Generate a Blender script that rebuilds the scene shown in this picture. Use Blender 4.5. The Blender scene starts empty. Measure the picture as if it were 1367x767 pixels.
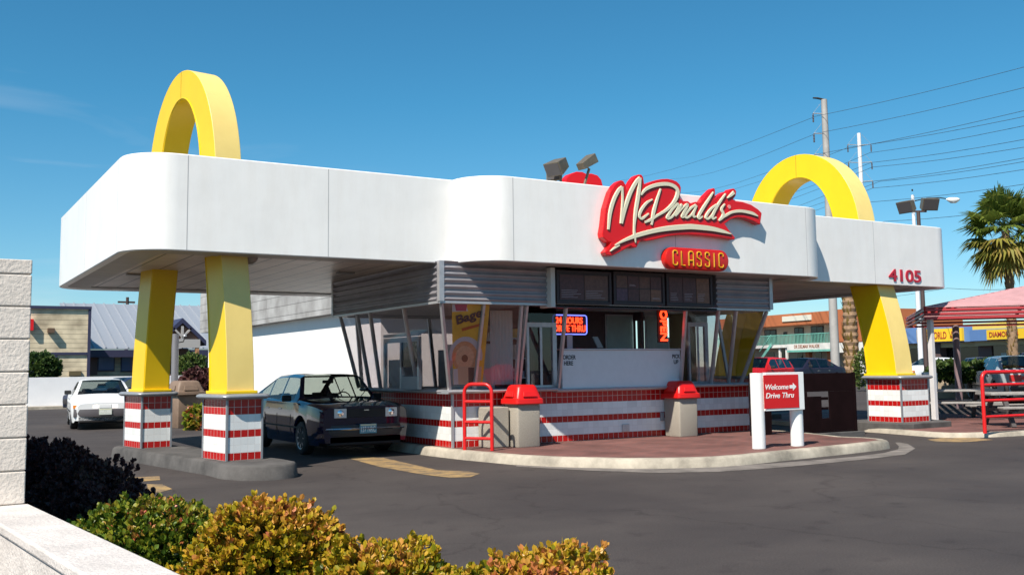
import bpy, bmesh, math, random
from mathutils import Vector, Matrix
import numpy as np
random.seed(7); rng = np.random.default_rng(7)
C = bpy.context.scene.collection
# ------------------------------------------------------------------ camera
F, PX, PY, YAW, PITCH, ROLL, EYE = 1330.0, 683.5, 365.0, 0.545, 0.0945, -0.013, 1.55
FW = Vector((math.sin(YAW)*math.cos(PITCH), math.cos(YAW)*math.cos(PITCH), math.sin(PITCH)))
_r = Vector((math.cos(YAW), -math.sin(YAW), 0)); _u = _r.cross(FW)
RT = _r*math.cos(ROLL)+_u*math.sin(ROLL); UP = RT.cross(FW)
CAM = Vector((0, 0, EYE))
cd = bpy.data.cameras.new('camera'); cam = bpy.data.objects.new('camera', cd); C.objects.link(cam)
m = Matrix((RT, UP, -FW)).transposed().to_4x4(); m.translation = CAM; cam.matrix_world = m
cd.sensor_width = 36; cd.lens = F/1367*36; cd.shift_x = 0; cd.shift_y = -(383.5-PY)/1367
cd.clip_start = .1; cd.clip_end = 3000
bpy.context.scene.camera = cam
# ------------------------------------------------------------------ sky, sun, exposure
SUN_T, SUN_K = 1.75, 2.3       # shadow run in x and drop in z per metre of y
sd = Vector((SUN_T, 1, -SUN_K)).normalized()   # direction light travels
elev = math.asin(-sd.z)
w = bpy.data.worlds.new('World'); bpy.context.scene.world = w; w.use_nodes = True
nt = w.node_tree; N = nt.nodes; L = nt.links
for n in list(N): N.remove(n)
sky = N.new('ShaderNodeTexSky'); sky.sky_type = 'NISHITA'; sky.sun_disc = False
sky.sun_elevation = elev; sky.sun_rotation = math.atan2(-sd.x, -sd.y)
sky.air_density = 1.0; sky.dust_density = .3; sky.ozone_density = 1.6; sky.altitude = 600
hs = N.new('ShaderNodeHueSaturation'); hs.inputs['Hue'].default_value = .487; hs.inputs['Saturation'].default_value = 1.12
bg = N.new('ShaderNodeBackground'); bg.inputs['Strength'].default_value = .076
out = N.new('ShaderNodeOutputWorld')
tc = N.new('ShaderNodeTexCoord'); mp = N.new('ShaderNodeMapping'); mp.inputs['Scale'].default_value = (1.5, 1.5, 9)
nz = N.new('ShaderNodeTexNoise'); nz.inputs['Scale'].default_value = 2.6; nz.inputs['Detail'].default_value = 7; nz.inputs['Distortion'].default_value = .6
cr = N.new('ShaderNodeValToRGB'); cr.color_ramp.elements[0].position = .54; cr.color_ramp.elements[1].position = .95
sx = N.new('ShaderNodeSeparateXYZ'); lr = N.new('ShaderNodeMapRange')
lr.inputs['From Min'].default_value = .42; lr.inputs['From Max'].default_value = -.02; lr.inputs['To Min'].default_value = 0; lr.inputs['To Max'].default_value = .75
lr.clamp = True
mlt = N.new('ShaderNodeMath'); mlt.operation = 'MULTIPLY'
mx = N.new('ShaderNodeMix'); mx.data_type = 'RGBA'; mx.inputs['B'].default_value = (7.5, 8.0, 8.4, 1)
L.new(tc.outputs['Generated'], mp.inputs['Vector']); L.new(mp.outputs[0], nz.inputs['Vector']); L.new(nz.outputs['Fac'], cr.inputs[0])
L.new(tc.outputs['Generated'], sx.inputs[0]); L.new(sx.outputs['X'], lr.inputs['Value'])
zr_ = N.new('ShaderNodeMapRange'); zr_.inputs['From Min'].default_value = .30; zr_.inputs['From Max'].default_value = .16; zr_.clamp = True
L.new(sx.outputs['Z'], zr_.inputs['Value']); ml2 = N.new('ShaderNodeMath'); ml2.operation = 'MULTIPLY'; L.new(cr.outputs[0], ml2.inputs[0]); L.new(zr_.outputs[0], ml2.inputs[1])
L.new(ml2.outputs[0], mlt.inputs[0]); L.new(lr.outputs[0], mlt.inputs[1]); L.new(mlt.outputs[0], mx.inputs['Factor'])
tn = N.new('ShaderNodeMix'); tn.data_type = 'RGBA'; tn.blend_type = 'MULTIPLY'; tn.inputs['Factor'].default_value = 1; tn.inputs['B'].default_value = (.43, .95, 1.12, 1)
hz_ = N.new('ShaderNodeMapRange'); hz_.inputs['From Min'].default_value = 0; hz_.inputs['From Max'].default_value = .26; hz_.clamp = True
hm = N.new('ShaderNodeMix'); hm.data_type = 'RGBA'; hm.inputs['A'].default_value = (.74, .93, 1.06, 1); hm.inputs['B'].default_value = (.43, .95, 1.12, 1)
tcz = N.new('ShaderNodeTexCoord'); szz = N.new('ShaderNodeSeparateXYZ'); L.new(tcz.outputs['Generated'], szz.inputs[0]); L.new(szz.outputs['Z'], hz_.inputs['Value'])
L.new(hz_.outputs[0], hm.inputs['Factor']); L.new(hm.outputs['Result'], tn.inputs['B'])
L.new(sky.outputs[0], hs.inputs['Color']); L.new(hs.outputs[0], tn.inputs['A']); L.new(tn.outputs['Result'], mx.inputs['A']); L.new(mx.outputs['Result'], bg.inputs[0]); L.new(bg.outputs[0], out.inputs[0])
sl = bpy.data.lights.new('sun', 'SUN'); sl.energy = 5.0; sl.angle = math.radians(.5); sl.color = (1, .935, .83)
so = bpy.data.objects.new('sun', sl); C.objects.link(so); so.rotation_euler = sd.to_track_quat('-Z', 'Y').to_euler(); so.location = (0, 0, 30)
vs = bpy.context.scene.view_settings
vs.view_transform = 'Standard'; vs.look = 'None'; vs.exposure = .55; vs.gamma = 1
# ------------------------------------------------------------------ helpers
def ray(x, y): return FW+RT*((x-PX)/F)-UP*((y-PY)/F)
def atz(x, y, z): d = ray(x, y); return CAM+d*((z-EYE)/d.z)
def aty(x, y, Y): d = ray(x, y); return CAM+d*(Y/d.y)
def atx(x, y, X): d = ray(x, y); return CAM+d*(X/d.x)
def atd(x, y, D): return CAM+ray(x, y)*D
def mat(name, col, rough=.6, metal=0, var=0, scale=8, bump=0, bscale=60, spec=.5, coat=0, emit=None, estr=0):
    if name in bpy.data.materials: return bpy.data.materials[name]
    mt = bpy.data.materials.new(name); mt.use_nodes = True
    n = mt.node_tree.nodes; l = mt.node_tree.links; b = n['Principled BSDF']
    b.inputs['Base Color'].default_value = (*col, 1); b.inputs['Roughness'].default_value = rough
    b.inputs['Metallic'].default_value = metal; b.inputs['Specular IOR Level'].default_value = spec
    b.inputs['Coat Weight'].default_value = coat; b.inputs['Coat Roughness'].default_value = .05
    t = n.new('ShaderNodeTexCoord')
    if var:
        z = n.new('ShaderNodeTexNoise'); z.inputs['Scale'].default_value = scale; z.inputs['Detail'].default_value = 6; z.inputs['Roughness'].default_value = .65
        r = n.new('ShaderNodeValToRGB')
        r.color_ramp.elements[0].position = .3; r.color_ramp.elements[1].position = .7
        r.color_ramp.elements[0].color = (*[max(0, c*(1-var)) for c in col], 1)
        r.color_ramp.elements[1].color = (*[min(1, c*(1+var*.6)) for c in col], 1)
        l.new(t.outputs['Object'], z.inputs['Vector']); l.new(z.outputs['Fac'], r.inputs[0]); l.new(r.outputs[0], b.inputs['Base Color'])
    if bump:
        z2 = n.new('ShaderNodeTexNoise'); z2.inputs['Scale'].default_value = bscale; z2.inputs['Detail'].default_value = 4
        bp = n.new('ShaderNodeBump'); bp.inputs['Strength'].default_value = bump; bp.inputs['Distance'].default_value = .02
        l.new(t.outputs['Object'], z2.inputs['Vector']); l.new(z2.outputs['Fac'], bp.inputs['Height']); l.new(bp.outputs[0], b.inputs['Normal'])
    if emit: b.inputs['Emission Color'].default_value = (*emit, 1); b.inputs['Emission Strength'].default_value = estr
    return mt
def glass_mat(name, tint, refl=1.0, rough=.01, base=0):
    if name in bpy.data.materials: return bpy.data.materials[name]
    mt = bpy.data.materials.new(name); mt.use_nodes = True
    n = mt.node_tree.nodes; l = mt.node_tree.links; n.remove(n['Principled BSDF'])
    tr = n.new('ShaderNodeBsdfTransparent'); tr.inputs[0].default_value = (*tint, 1)
    g = n.new('ShaderNodeBsdfGlossy'); g.inputs['Roughness'].default_value = rough
    fr = n.new('ShaderNodeFresnel'); fr.inputs[0].default_value = 1.5
    mu = n.new('ShaderNodeMath'); mu.operation = 'MULTIPLY'; mu.inputs[1].default_value = refl
    ms = n.new('ShaderNodeMixShader')
    ad_ = n.new('ShaderNodeMath'); ad_.operation = 'ADD'; ad_.use_clamp = True; ad_.inputs[1].default_value = base
    l.new(fr.outputs[0], mu.inputs[0]); l.new(mu.outputs[0], ad_.inputs[0])
    ge = n.new('ShaderNodeNewGeometry'); bf = n.new('ShaderNodeMath'); bf.operation = 'SUBTRACT'; bf.inputs[0].default_value = 1; bf.use_clamp = True; l.new(ge.outputs['Backfacing'], bf.inputs[1])
    mf = n.new('ShaderNodeMath'); mf.operation = 'MULTIPLY'; l.new(ad_.outputs[0], mf.inputs[0]); l.new(bf.outputs[0], mf.inputs[1]); l.new(mf.outputs[0], ms.inputs[0]); l.new(tr.outputs[0], ms.inputs[1]); l.new(g.outputs[0], ms.inputs[2])
    l.new(ms.outputs[0], n['Material Output'].inputs[0]); return mt
class MB:
    def __init__(s): s.v = []; s.f = []; s.m = []; s.cm = 0
    def add(s, vs, fs):
        o = len(s.v); s.v += [Vector(p) for p in vs]; s.f += [[i+o for i in f] for f in fs]; s.m += [s.cm]*len(fs); return s
    def box(s, x0, x1, y0, y1, z0, z1):
        return s.add([(x0,y0,z0),(x1,y0,z0),(x1,y1,z0),(x0,y1,z0),(x0,y0,z1),(x1,y0,z1),(x1,y1,z1),(x0,y1,z1)],
            [(0,3,2,1),(4,5,6,7),(0,1,5,4),(1,2,6,5),(2,3,7,6),(3,0,4,7)])
    def obox(s, c, ax, ay, az):    # centre and three half axes
        c = Vector(c); ax = Vector(ax); ay = Vector(ay); az = Vector(az)
        return s.add([c-ax-ay-az, c+ax-ay-az, c+ax+ay-az, c-ax+ay-az, c-ax-ay+az, c+ax-ay+az, c+ax+ay+az, c-ax+ay+az],
            [(0,3,2,1),(4,5,6,7),(0,1,5,4),(1,2,6,5),(2,3,7,6),(3,0,4,7)])
    def bar(s, a, b, w, h, up=(0,0,1)):    # rectangular bar from a to b
        a = Vector(a); b = Vector(b); d = (b-a); t = d.normalized(); u = Vector(up)
        if abs(t.dot(u)) > .98: u = Vector((0,1,0))
        sv = t.cross(u).normalized(); u2 = sv.cross(t)
        return s.obox((a+b)/2, d/2, sv*w/2, u2*h/2)
    def prism(s, pts, z0, z1):
        n = len(pts); vs = [(p[0], p[1], z0) for p in pts]+[(p[0], p[1], z1) for p in pts]
        a = sum(pts[i][0]*pts[(i+1)%n][1]-pts[(i+1)%n][0]*pts[i][1] for i in range(n))
        fs = [tuple(range(n-1, -1, -1)), tuple(range(n, 2*n))]+[(i, (i+1)%n, (i+1)%n+n, i+n) for i in range(n)]
        if a < 0: fs = [tuple(reversed(f)) for f in fs]
        return s.add(vs, fs)
    def slab(s, pts3, off):     # polygon in space extruded by off
        off = Vector(off); n = len(pts3); p = [Vector(q) for q in pts3]
        return s.add(p+[q+off for q in p], [tuple(range(n)), tuple(range(2*n-1, n-1, -1))]+[(i, i+n, (i+1)%n+n, (i+1)%n) for i in range(n)])
    def loft(s, rings, caps=True, closed=True):
        n = len(rings[0]); vs = [p for r in rings for p in r]; fs = []
        for k in range(len(rings)-1):
            for i in range(n if closed else n-1):
                j = (i+1) % n; fs.append((k*n+i, k*n+j, (k+1)*n+j, (k+1)*n+i))
        if caps: fs += [tuple(range(n-1, -1, -1)), tuple(range((len(rings)-1)*n, len(rings)*n))]
        return s.add(vs, fs)
    def cyl(s, a, b, r0, r1=None, n=16, caps=True):
        r1 = r0 if r1 is None else r1; a = Vector(a); b = Vector(b); t = (b-a).normalized()
        u = t.cross(Vector((0,0,1))) if abs(t.z) < .95 else t.cross(Vector((1,0,0))); u.normalize(); v = t.cross(u)
        return s.loft([[p+(u*math.cos(2*math.pi*i/n)+v*math.sin(2*math.pi*i/n))*r for i in range(n)] for p, r in ((a, r0), (b, r1))], caps)
    def tube(s, pts, r, n=10):
        pts = [Vector(p) for p in pts]; rings = []; pu = None
        for k, p in enumerate(pts):
            t = (pts[min(k+1, len(pts)-1)]-pts[max(k-1, 0)]).normalized()
            if pu is None: pu = t.cross(Vector((0,0,1))) if abs(t.z) < .9 else t.cross(Vector((0,1,0)))
            pu = (pu-t*pu.dot(t)).normalized(); v = t.cross(pu); rr = r[k] if isinstance(r, (list, tuple)) else r
            rings.append([p+(pu*math.cos(2*math.pi*i/n)+v*math.sin(2*math.pi*i/n))*rr for i in range(n)])
        return s.loft(rings)
    def lathe(s, c, prof, n=24, axis='z'):     # prof: (r, h)
        c = Vector(c); rings = []
        for r, h in prof:
            ring = []
            for i in range(n):
                a = 2*math.pi*i/n; x, y = r*math.cos(a), r*math.sin(a)
                ring.append(c+(Vector((x, y, h)) if axis == 'z' else Vector((x, h, y)) if axis == 'y' else Vector((h, x, y))))
            rings.append(ring)
        return s.loft(rings, True)
    def build(s, name, mats, parent=None, smooth=None, bevel=0, seg=2):
        me = bpy.data.meshes.new(name); off = parent['_l'] if parent is not None and '_l' in parent else (0,0,0)
        off = Vector(off)
        me.from_pydata([tuple(p-off) for p in s.v], [], s.f)
        mats = mats if isinstance(mats, (list, tuple)) else [mats]
        for x in mats: me.materials.append(x)
        if len(mats) > 1: me.polygons.foreach_set('material_index', s.m)
        bm = bmesh.new(); bm.from_mesh(me); bmesh.ops.recalc_face_normals(bm, faces=bm.faces); bm.to_mesh(me); bm.free()
        if smooth is not None:
            me.polygons.foreach_set('use_smooth', [True]*len(me.polygons)); me.set_sharp_from_angle(angle=math.radians(smooth))
        o = bpy.data.objects.new(name, me); C.objects.link(o)
        if parent is not None: o.parent = parent; o['_l'] = tuple(off)
        if bevel:
            b = o.modifiers.new('bevel', 'BEVEL'); b.width = bevel; b.segments = seg; b.limit_method = 'ANGLE'; b.angle_limit = math.radians(40)
        return o
def tag(o, label=None, cat=None, group=None, kind=None):
    if label: o['label'] = label
    if cat: o['category'] = cat
    if group: o['group'] = group
    if kind: o['kind'] = kind
    return o
def thing(name, label, cat, loc, group=None, local=False):
    o = bpy.data.objects.new(name, None); C.objects.link(o); o.empty_display_size = .2
    o.location = loc; o['_l'] = (0,0,0) if local else tuple(loc)
    return tag(o, label, cat, group)
def solo(name, mb, mt, label, cat, group=None, **k):
    c = Vector((sum(v.x for v in mb.v)/len(mb.v), sum(v.y for v in mb.v)/len(mb.v), min(v.z for v in mb.v)))
    mb.v = [v-c for v in mb.v]; o = mb.build(name, mt, None, **k); o.location = c; return tag(o, label, cat, group)
def text(name, s, origin, xax, yax, w, h, depth, mt, parent, stretch=True, spacing=1.0, shear=0, bold=0):
    """text fitted into a w x h box whose lower-left corner is origin, axes xax, yax"""
    cu = bpy.data.curves.new(name, 'FONT'); cu.body = s; cu.extrude = .03; cu.space_character = spacing; cu.shear = shear; cu.offset = bold; cu.resolution_u = 6
    tmp = bpy.data.objects.new('tmp', cu); C.objects.link(tmp)
    dg = bpy.context.evaluated_depsgraph_get(); dg.update(); me = bpy.data.meshes.new_from_object(tmp.evaluated_get(dg))
    bpy.data.objects.remove(tmp); bpy.data.curves.remove(cu)
    co = np.zeros(len(me.vertices)*3); me.vertices.foreach_get('co', co); co = co.reshape(-1, 3)
    mn = co.min(0); mxx = co.max(0); co = (co-mn)/(mxx-mn)
    X = Vector(xax).normalized(); Y = Vector(yax).normalized(); Z = X.cross(Y); O = Vector(origin)
    off = Vector(parent['_l']) if parent is not None else Vector((0,0,0))
    pts = [tuple(O+X*(c[0]*w)+Y*(c[1]*h)+Z*(c[2]*depth)-off) for c in co]
    me.vertices.foreach_set('co', [q for p in pts for q in p]); me.materials.clear(); me.materials.append(mt); me.update(); me.name = name
    o = bpy.data.objects.new(name, me); C.objects.link(o)
    if parent is not None: o.parent = parent; o['_l'] = parent['_l']
    return o
def dens(me_pts, step):      # subdivide a polyline
    out = []
    for a, b in zip(me_pts[:-1], me_pts[1:]):
        n = max(1, int((Vector(b)-Vector(a)).length/step))
        out += [Vector(a).lerp(Vector(b), i/n) for i in range(n)]
    return out+[Vector(me_pts[-1])]
def catmull(P, n=6):
    P = [Vector(p) for p in P]; Q = [P[0]*2-P[1]]+P+[P[-1]*2-P[-2]]; out = []
    for i in range(1, len(Q)-2):
        for k in range(n):
            t = k/n; a, b, c, d = Q[i-1], Q[i], Q[i+1], Q[i+2]
            out.append(.5*((2*b)+(c-a)*t+(2*a-5*b+4*c-d)*t*t+(-a+3*b-3*c+d)*t**3))
    return out+[P[-1]]
def arc(cx, cy, r, a0, a1, n=8):
    return [(cx+r*math.cos(math.radians(a0+(a1-a0)*i/n)), cy+r*math.sin(math.radians(a0+(a1-a0)*i/n))) for i in range(n+1)]
# ------------------------------------------------------------------ materials
M_WHITE = mat('white_panel', (.84, .815, .785), .35, var=.05, scale=1.2, spec=.4)
def weather(mt, lo, streak=(7, 7, .35)):
    n = mt.node_tree.nodes; l = mt.node_tree.links; b = n['Principled BSDF']; src = b.inputs['Base Color'].links[0].from_socket
    t = n.new('ShaderNodeTexCoord'); q = n.new('ShaderNodeMapping'); q.inputs['Scale'].default_value = streak; z = n.new('ShaderNodeTexNoise'); z.inputs['Scale'].default_value = 1.6; z.inputs['Detail'].default_value = 8; z.inputs['Roughness'].default_value = .7
    r = n.new('ShaderNodeValToRGB'); r.color_ramp.elements[0].position = .34; r.color_ramp.elements[0].color = (*lo, 1); r.color_ramp.elements[1].position = .56; r.color_ramp.elements[1].color = (1, 1, 1, 1)
    l.new(t.outputs['Object'], q.inputs['Vector']); l.new(q.outputs[0], z.inputs['Vector']); l.new(z.outputs['Fac'], r.inputs[0])
    m_ = n.new('ShaderNodeMix'); m_.data_type = 'RGBA'; m_.blend_type = 'MULTIPLY'; m_.inputs['Factor'].default_value = 1
    l.new(src, m_.inputs['A']); l.new(r.outputs[0], m_.inputs['B']); l.new(m_.outputs['Result'], b.inputs['Base Color'])
    z2 = n.new('ShaderNodeTexNoise'); z2.inputs['Scale'].default_value = .8; bp = n.new('ShaderNodeBump'); bp.inputs['Strength'].default_value = .25; bp.inputs['Distance'].default_value = .05
    l.new(t.outputs['Object'], z2.inputs['Vector']); l.new(z2.outputs['Fac'], bp.inputs['Height']); l.new(bp.outputs[0], b.inputs['Normal']); return mt
weather(M_WHITE, (.965, .955, .945), (3, 3, .5))
M_SEAM = mat('seam_grey', (.42, .41, .41), .7)
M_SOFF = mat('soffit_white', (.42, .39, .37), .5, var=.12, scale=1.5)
M_YEL = mat('arch_yellow', (.80, .52, .004), .32, var=.03, scale=2)
M_CREAM = mat('pale_cream_yellow', (.86, .64, .21), .4, var=.03, scale=3)  # paler yellow on the outer edge face of the arches
weather(M_YEL, (.965, .955, .93), (1.2, 1.2, .8)); weather(M_CREAM, (.96, .95, .92), (1.2, 1.2, .8))
M_RED = mat('sign_red', (.68, .006, .008), .3, spec=.5)
M_REDP = mat('red_paint', (.62, .012, .012), .35, var=.1, scale=6)
M_CAP = mat('grey_cap_metal', (.30, .31, .33), .4, metal=.3, var=.12, scale=9)
M_ALU = mat('brushed_aluminium', (.52, .50, .51), .42, metal=.55, var=.12, scale=10)
M_STEEL = mat('corrugated_steel', (.36, .34, .36), .42, metal=.55, var=.15, scale=3)
M_DARK = mat('dark_brown_frame', (.035, .018, .02), .5, var=.2)
M_BLACK = mat('black_rubber', (.012, .012, .013), .7)
M_CREAMLET = mat('sign_cream', (.72, .66, .48), .4)
M_SHADOWLET = mat('sign_letter_shadow', (.06, .025, .02), .6)
M_SIGNW = mat('sign_white', (.82, .82, .80), .4, var=.03)
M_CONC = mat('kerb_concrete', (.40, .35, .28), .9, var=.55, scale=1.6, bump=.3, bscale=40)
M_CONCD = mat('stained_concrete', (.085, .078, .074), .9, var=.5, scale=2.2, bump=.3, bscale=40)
M_PEB = mat('pebble_concrete', (.38, .34, .28), .95, var=.25, scale=55, bump=.7, bscale=110)
M_GLASS = glass_mat('window_glass', (.90, .88, .89), 1.1, base=.03)
M_GLASSD = glass_mat('tinted_glass', (.25, .24, .25), 1.2)
M_CARGL = glass_mat('car_glass', (.58, .62, .58), .9)
M_DGLASS = mat('dark_shop_glass', (.015, .012, .014), .06, spec=.7)
def tile_mat(scale=.12):
    mt = bpy.data.materials.new('striped_ceramic_tile'); mt.use_nodes = True
    n = mt.node_tree.nodes; l = mt.node_tree.links; b = n['Principled BSDF']
    t = n.new('ShaderNodeTexCoord'); s = n.new('ShaderNodeSeparateXYZ'); l.new(t.outputs['Object'], s.inputs[0])
    ns = n.new('ShaderNodeSeparateXYZ'); l.new(t.outputs['Normal'], ns.inputs[0])
    def math_(op, a, c=None):
        q = n.new('ShaderNodeMath'); q.operation = op
        for i, x in enumerate((a, c)):
            if x is None: continue
            if isinstance(x, (int, float)): q.inputs[i].default_value = x
            else: l.new(x, q.inputs[i])
        return q.outputs[0]
    ax = math_('ABSOLUTE', ns.outputs[0]); ay = math_('ABSOLUTE', ns.outputs[1]); sel = math_('GREATER_THAN', ax, ay)
    mxn = n.new('ShaderNodeMix'); l.new(sel, mxn.inputs['Factor']); l.new(s.outputs[0], mxn.inputs['A']); l.new(s.outputs[1], mxn.inputs['B'])
    def line(src):
        fr = math_('FRACT', math_('ADD', math_('DIVIDE', src, scale), 100.0))
        return math_('ADD', math_('LESS_THAN', fr, .035), math_('GREATER_THAN', fr, .975))
    g = math_('MINIMUM', math_('ADD', line(mxn.outputs['Result']), line(s.outputs[2])), 1.0)
    ramp = n.new('ShaderNodeValToRGB'); ramp.color_ramp.interpolation = 'CONSTANT'
    R_ = (.46, .008, .007, 1); W_ = (.80, .80, .78, 1)
    e = ramp.color_ramp.elements; e[0].position = 0; e[0].color = R_; e[1].position = .12; e[1].color = W_
    for p, c in ((.36, R_), (.48, W_), (.72, R_)): k = e.new(p); k.color = c
    l.new(s.outputs[2], ramp.inputs[0])
    fl = n.new('ShaderNodeTexNoise'); fl.inputs['Scale'].default_value = 5; l.new(t.outputs['Object'], fl.inputs['Vector'])
    v = n.new('ShaderNodeTexWhiteNoise'); sn = n.new('ShaderNodeVectorMath'); sn.operation = 'SNAP'; sn.inputs[1].default_value = (scale,)*3
    l.new(t.outputs['Object'], sn.inputs[0]); l.new(sn.outputs[0], v.inputs['Vector'])
    hv = n.new('ShaderNodeHueSaturation'); l.new(ramp.outputs[0], hv.inputs['Color'])
    l.new(math_('ADD', math_('MULTIPLY', v.outputs[0], .16), .88), hv.inputs['Value'])
    mg = n.new('ShaderNodeMix'); mg.data_type = 'RGBA'; mg.inputs['B'].default_value = (.60, .52, .48, 1)
    nb_ = n.new('ShaderNodeSeparateColor'); l.new(ramp.outputs[0], nb_.inputs[0])
    gf = math_('MULTIPLY', g, math_('SUBTRACT', 1.0, math_('MULTIPLY', nb_.outputs[1], .92))); l.new(gf, mg.inputs['Factor']); l.new(hv.outputs[0], mg.inputs['A']); l.new(mg.outputs['Result'], b.inputs['Base Color'])
    bp = n.new('ShaderNodeBump'); bp.invert = True; bp.inputs['Distance'].default_value = .004; bp.inputs['Strength'].default_value = .6
    l.new(g, bp.inputs['Height']); l.new(bp.outputs[0], b.inputs['Normal']); b.inputs['Roughness'].default_value = .22
    return mt
M_TILE = tile_mat()
def brick_mat(name, c1, c2, mortar, sx, sz, msize=.02, rough=.85, bump=.4, var=True):
    mt = bpy.data.materials.new(name); mt.use_nodes = True
    n = mt.node_tree.nodes; l = mt.node_tree.links; b = n['Principled BSDF']
    t = n.new('ShaderNodeTexCoord'); br = n.new('ShaderNodeTexBrick')
    br.inputs['Color1'].default_value = (*c1, 1); br.inputs['Color2'].default_value = (*c2, 1); br.inputs['Mortar'].default_value = (*mortar, 1)
    br.inputs['Scale'].default_value = 1; br.inputs['Brick Width'].default_value = sx; br.inputs['Row Height'].default_value = sz; br.inputs['Mortar Size'].default_value = msize*.5
    l.new(t.outputs['Object'], br.inputs['Vector'])
    z = n.new('ShaderNodeTexNoise'); z.inputs['Scale'].default_value = 1.3; z.inputs['Detail'].default_value = 8; l.new(t.outputs['Object'], z.inputs['Vector'])
    r = n.new('ShaderNodeValToRGB'); r.color_ramp.elements[0].position = .3; r.color_ramp.elements[0].color = (.55, .52, .5, 1); r.color_ramp.elements[1].position = .7; r.color_ramp.elements[1].color = (1.12, 1.1, 1.08, 1)
    l.new(z.outputs['Fac'], r.inputs[0])
    mm = n.new('ShaderNodeMix'); mm.data_type = 'RGBA'; mm.blend_type = 'MULTIPLY'; mm.inputs['Factor'].default_value = 1
    l.new(br.outputs[0], mm.inputs['A']); l.new(r.outputs[0], mm.inputs['B']); l.new(mm.outputs['Result'], b.inputs['Base Color'])
    bp = n.new('ShaderNodeBump'); bp.invert = True; bp.inputs['Strength'].default_value = bump; bp.inputs['Distance'].default_value = .01
    l.new(br.outputs['Fac'], bp.inputs['Height']); l.new(bp.outputs[0], b.inputs['Normal']); b.inputs['Roughness'].default_value = rough
    return mt
M_PAVE = brick_mat('red_brick_paving', (.22, .088, .072), (.155, .066, .057), (.15, .095, .085), .2, .1, .012)
def asphalt():
    mt = bpy.data.materials.new('worn_asphalt'); mt.use_nodes = True
    n = mt.node_tree.nodes; l = mt.node_tree.links; b = n['Principled BSDF']
    t = n.new('ShaderNodeTexCoord')
    def nz(sc, det, p0, p1, c0, c1, mapv=None, dist=0):
        z = n.new('ShaderNodeTexNoise'); z.inputs['Scale'].default_value = sc; z.inputs['Detail'].default_value = det; z.inputs['Roughness'].default_value = .6; z.inputs['Distortion'].default_value = dist
        src = t.outputs['Object']
        if mapv:
            q = n.new('ShaderNodeMapping'); q.inputs['Scale'].default_value = mapv; q.inputs['Rotation'].default_value = (0, 0, -.35); l.new(src, q.inputs['Vector']); src = q.outputs[0]
        r = n.new('ShaderNodeValToRGB'); r.color_ramp.elements[0].position = p0; r.color_ramp.elements[1].position = p1
        r.color_ramp.elements[0].color = (*c0, 1); r.color_ramp.elements[1].color = (*c1, 1)
        l.new(src, z.inputs['Vector']); l.new(z.outputs['Fac'], r.inputs[0]); return r.outputs[0], z.outputs['Fac']
    base, _ = nz(.35, 5, .35, .65, (.044, .037, .036), (.066, .056, .052))
    streak, _ = nz(.55, 7, .36, .62, (.90, .89, .90), (1.06, 1.05, 1.05), (.6, 1.5, 1), .5)
    fine, ff = nz(60, 4, .3, .7, (.66, .66, .66), (1.30, 1.28, 1.26))
    spot, _ = nz(2.1, 3, .30, .40, (.78, .76, .78), (1, 1, 1))
    cur = base
    vo = n.new('ShaderNodeTexVoronoi'); vo.feature = 'DISTANCE_TO_EDGE'; vo.inputs['Scale'].default_value = .33; wq = n.new('ShaderNodeTexNoise'); wq.inputs['Scale'].default_value = 1.8; wq.inputs['Detail'].default_value = 8
    l.new(t.outputs['Object'], wq.inputs['Vector']); va = n.new('ShaderNodeVectorMath'); va.operation = 'MULTIPLY_ADD'; va.inputs[1].default_value = (.9, .9, 0)
    l.new(wq.outputs['Color'], va.inputs[0]); l.new(t.outputs['Object'], va.inputs[2]); l.new(va.outputs[0], vo.inputs['Vector'])
    cr_ = n.new('ShaderNodeValToRGB'); cr_.color_ramp.elements[0].position = .0015; cr_.color_ramp.elements[0].color = (.74, .72, .72, 1); cr_.color_ramp.elements[1].position = .006; cr_.color_ramp.elements[1].color = (1, 1, 1, 1)
    l.new(vo.outputs['Distance'], cr_.inputs[0]); crack = cr_.outputs[0]
    oil, _ = nz(.9, 2, .22, .30, (.55, .54, .56), (1, 1, 1))
    grit, _ = nz(220, 2, .35, .65, (.80, .80, .80), (1.2, 1.2, 1.2))
    for x in (streak, fine, spot, crack, oil, grit):
        mm = n.new('ShaderNodeMix'); mm.data_type = 'RGBA'; mm.blend_type = 'MULTIPLY'; mm.inputs['Factor'].default_value = 1
        l.new(cur, mm.inputs['A']); l.new(x, mm.inputs['B']); cur = mm.outputs['Result']
    l.new(cur, b.inputs['Base Color']); b.inputs['Roughness'].default_value = .85; b.inputs['Specular IOR Level'].default_value = .3
    bp = n.new('ShaderNodeBump'); bp.inputs['Strength'].default_value = .35; bp.inputs['Distance'].default_value = .006
    l.new(ff, bp.inputs['Height']); l.new(bp.outputs[0], b.inputs['Normal']); return mt
M_ASPH = asphalt()
def paint_mat(name, col, wear=.5):     # road paint worn through to the asphalt
    mt = bpy.data.materials.new(name); mt.use_nodes = True
    n = mt.node_tree.nodes; l = mt.node_tree.links; b = n['Principled BSDF']; b.inputs['Roughness'].default_value = .8
    t = n.new('ShaderNodeTexCoord'); z = n.new('ShaderNodeTexNoise'); z.inputs['Scale'].default_value = 3.5; z.inputs['Detail'].default_value = 9; z.inputs['Roughness'].default_value = .75
    r = n.new('ShaderNodeValToRGB'); r.color_ramp.elements[0].position = wear-.16; r.color_ramp.elements[1].position = wear+.10
    r.color_ramp.elements[0].color = (.075, .065, .06, 1); r.color_ramp.elements[1].color = (*col, 1)
    l.new(t.outputs['Object'], z.inputs['Vector']); l.new(z.outputs['Fac'], r.inputs[0]); l.new(r.outputs[0], b.inputs['Base Color']); return mt
M_PAINT = paint_mat('worn_yellow_paint', (.36, .23, .09), .50)
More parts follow.
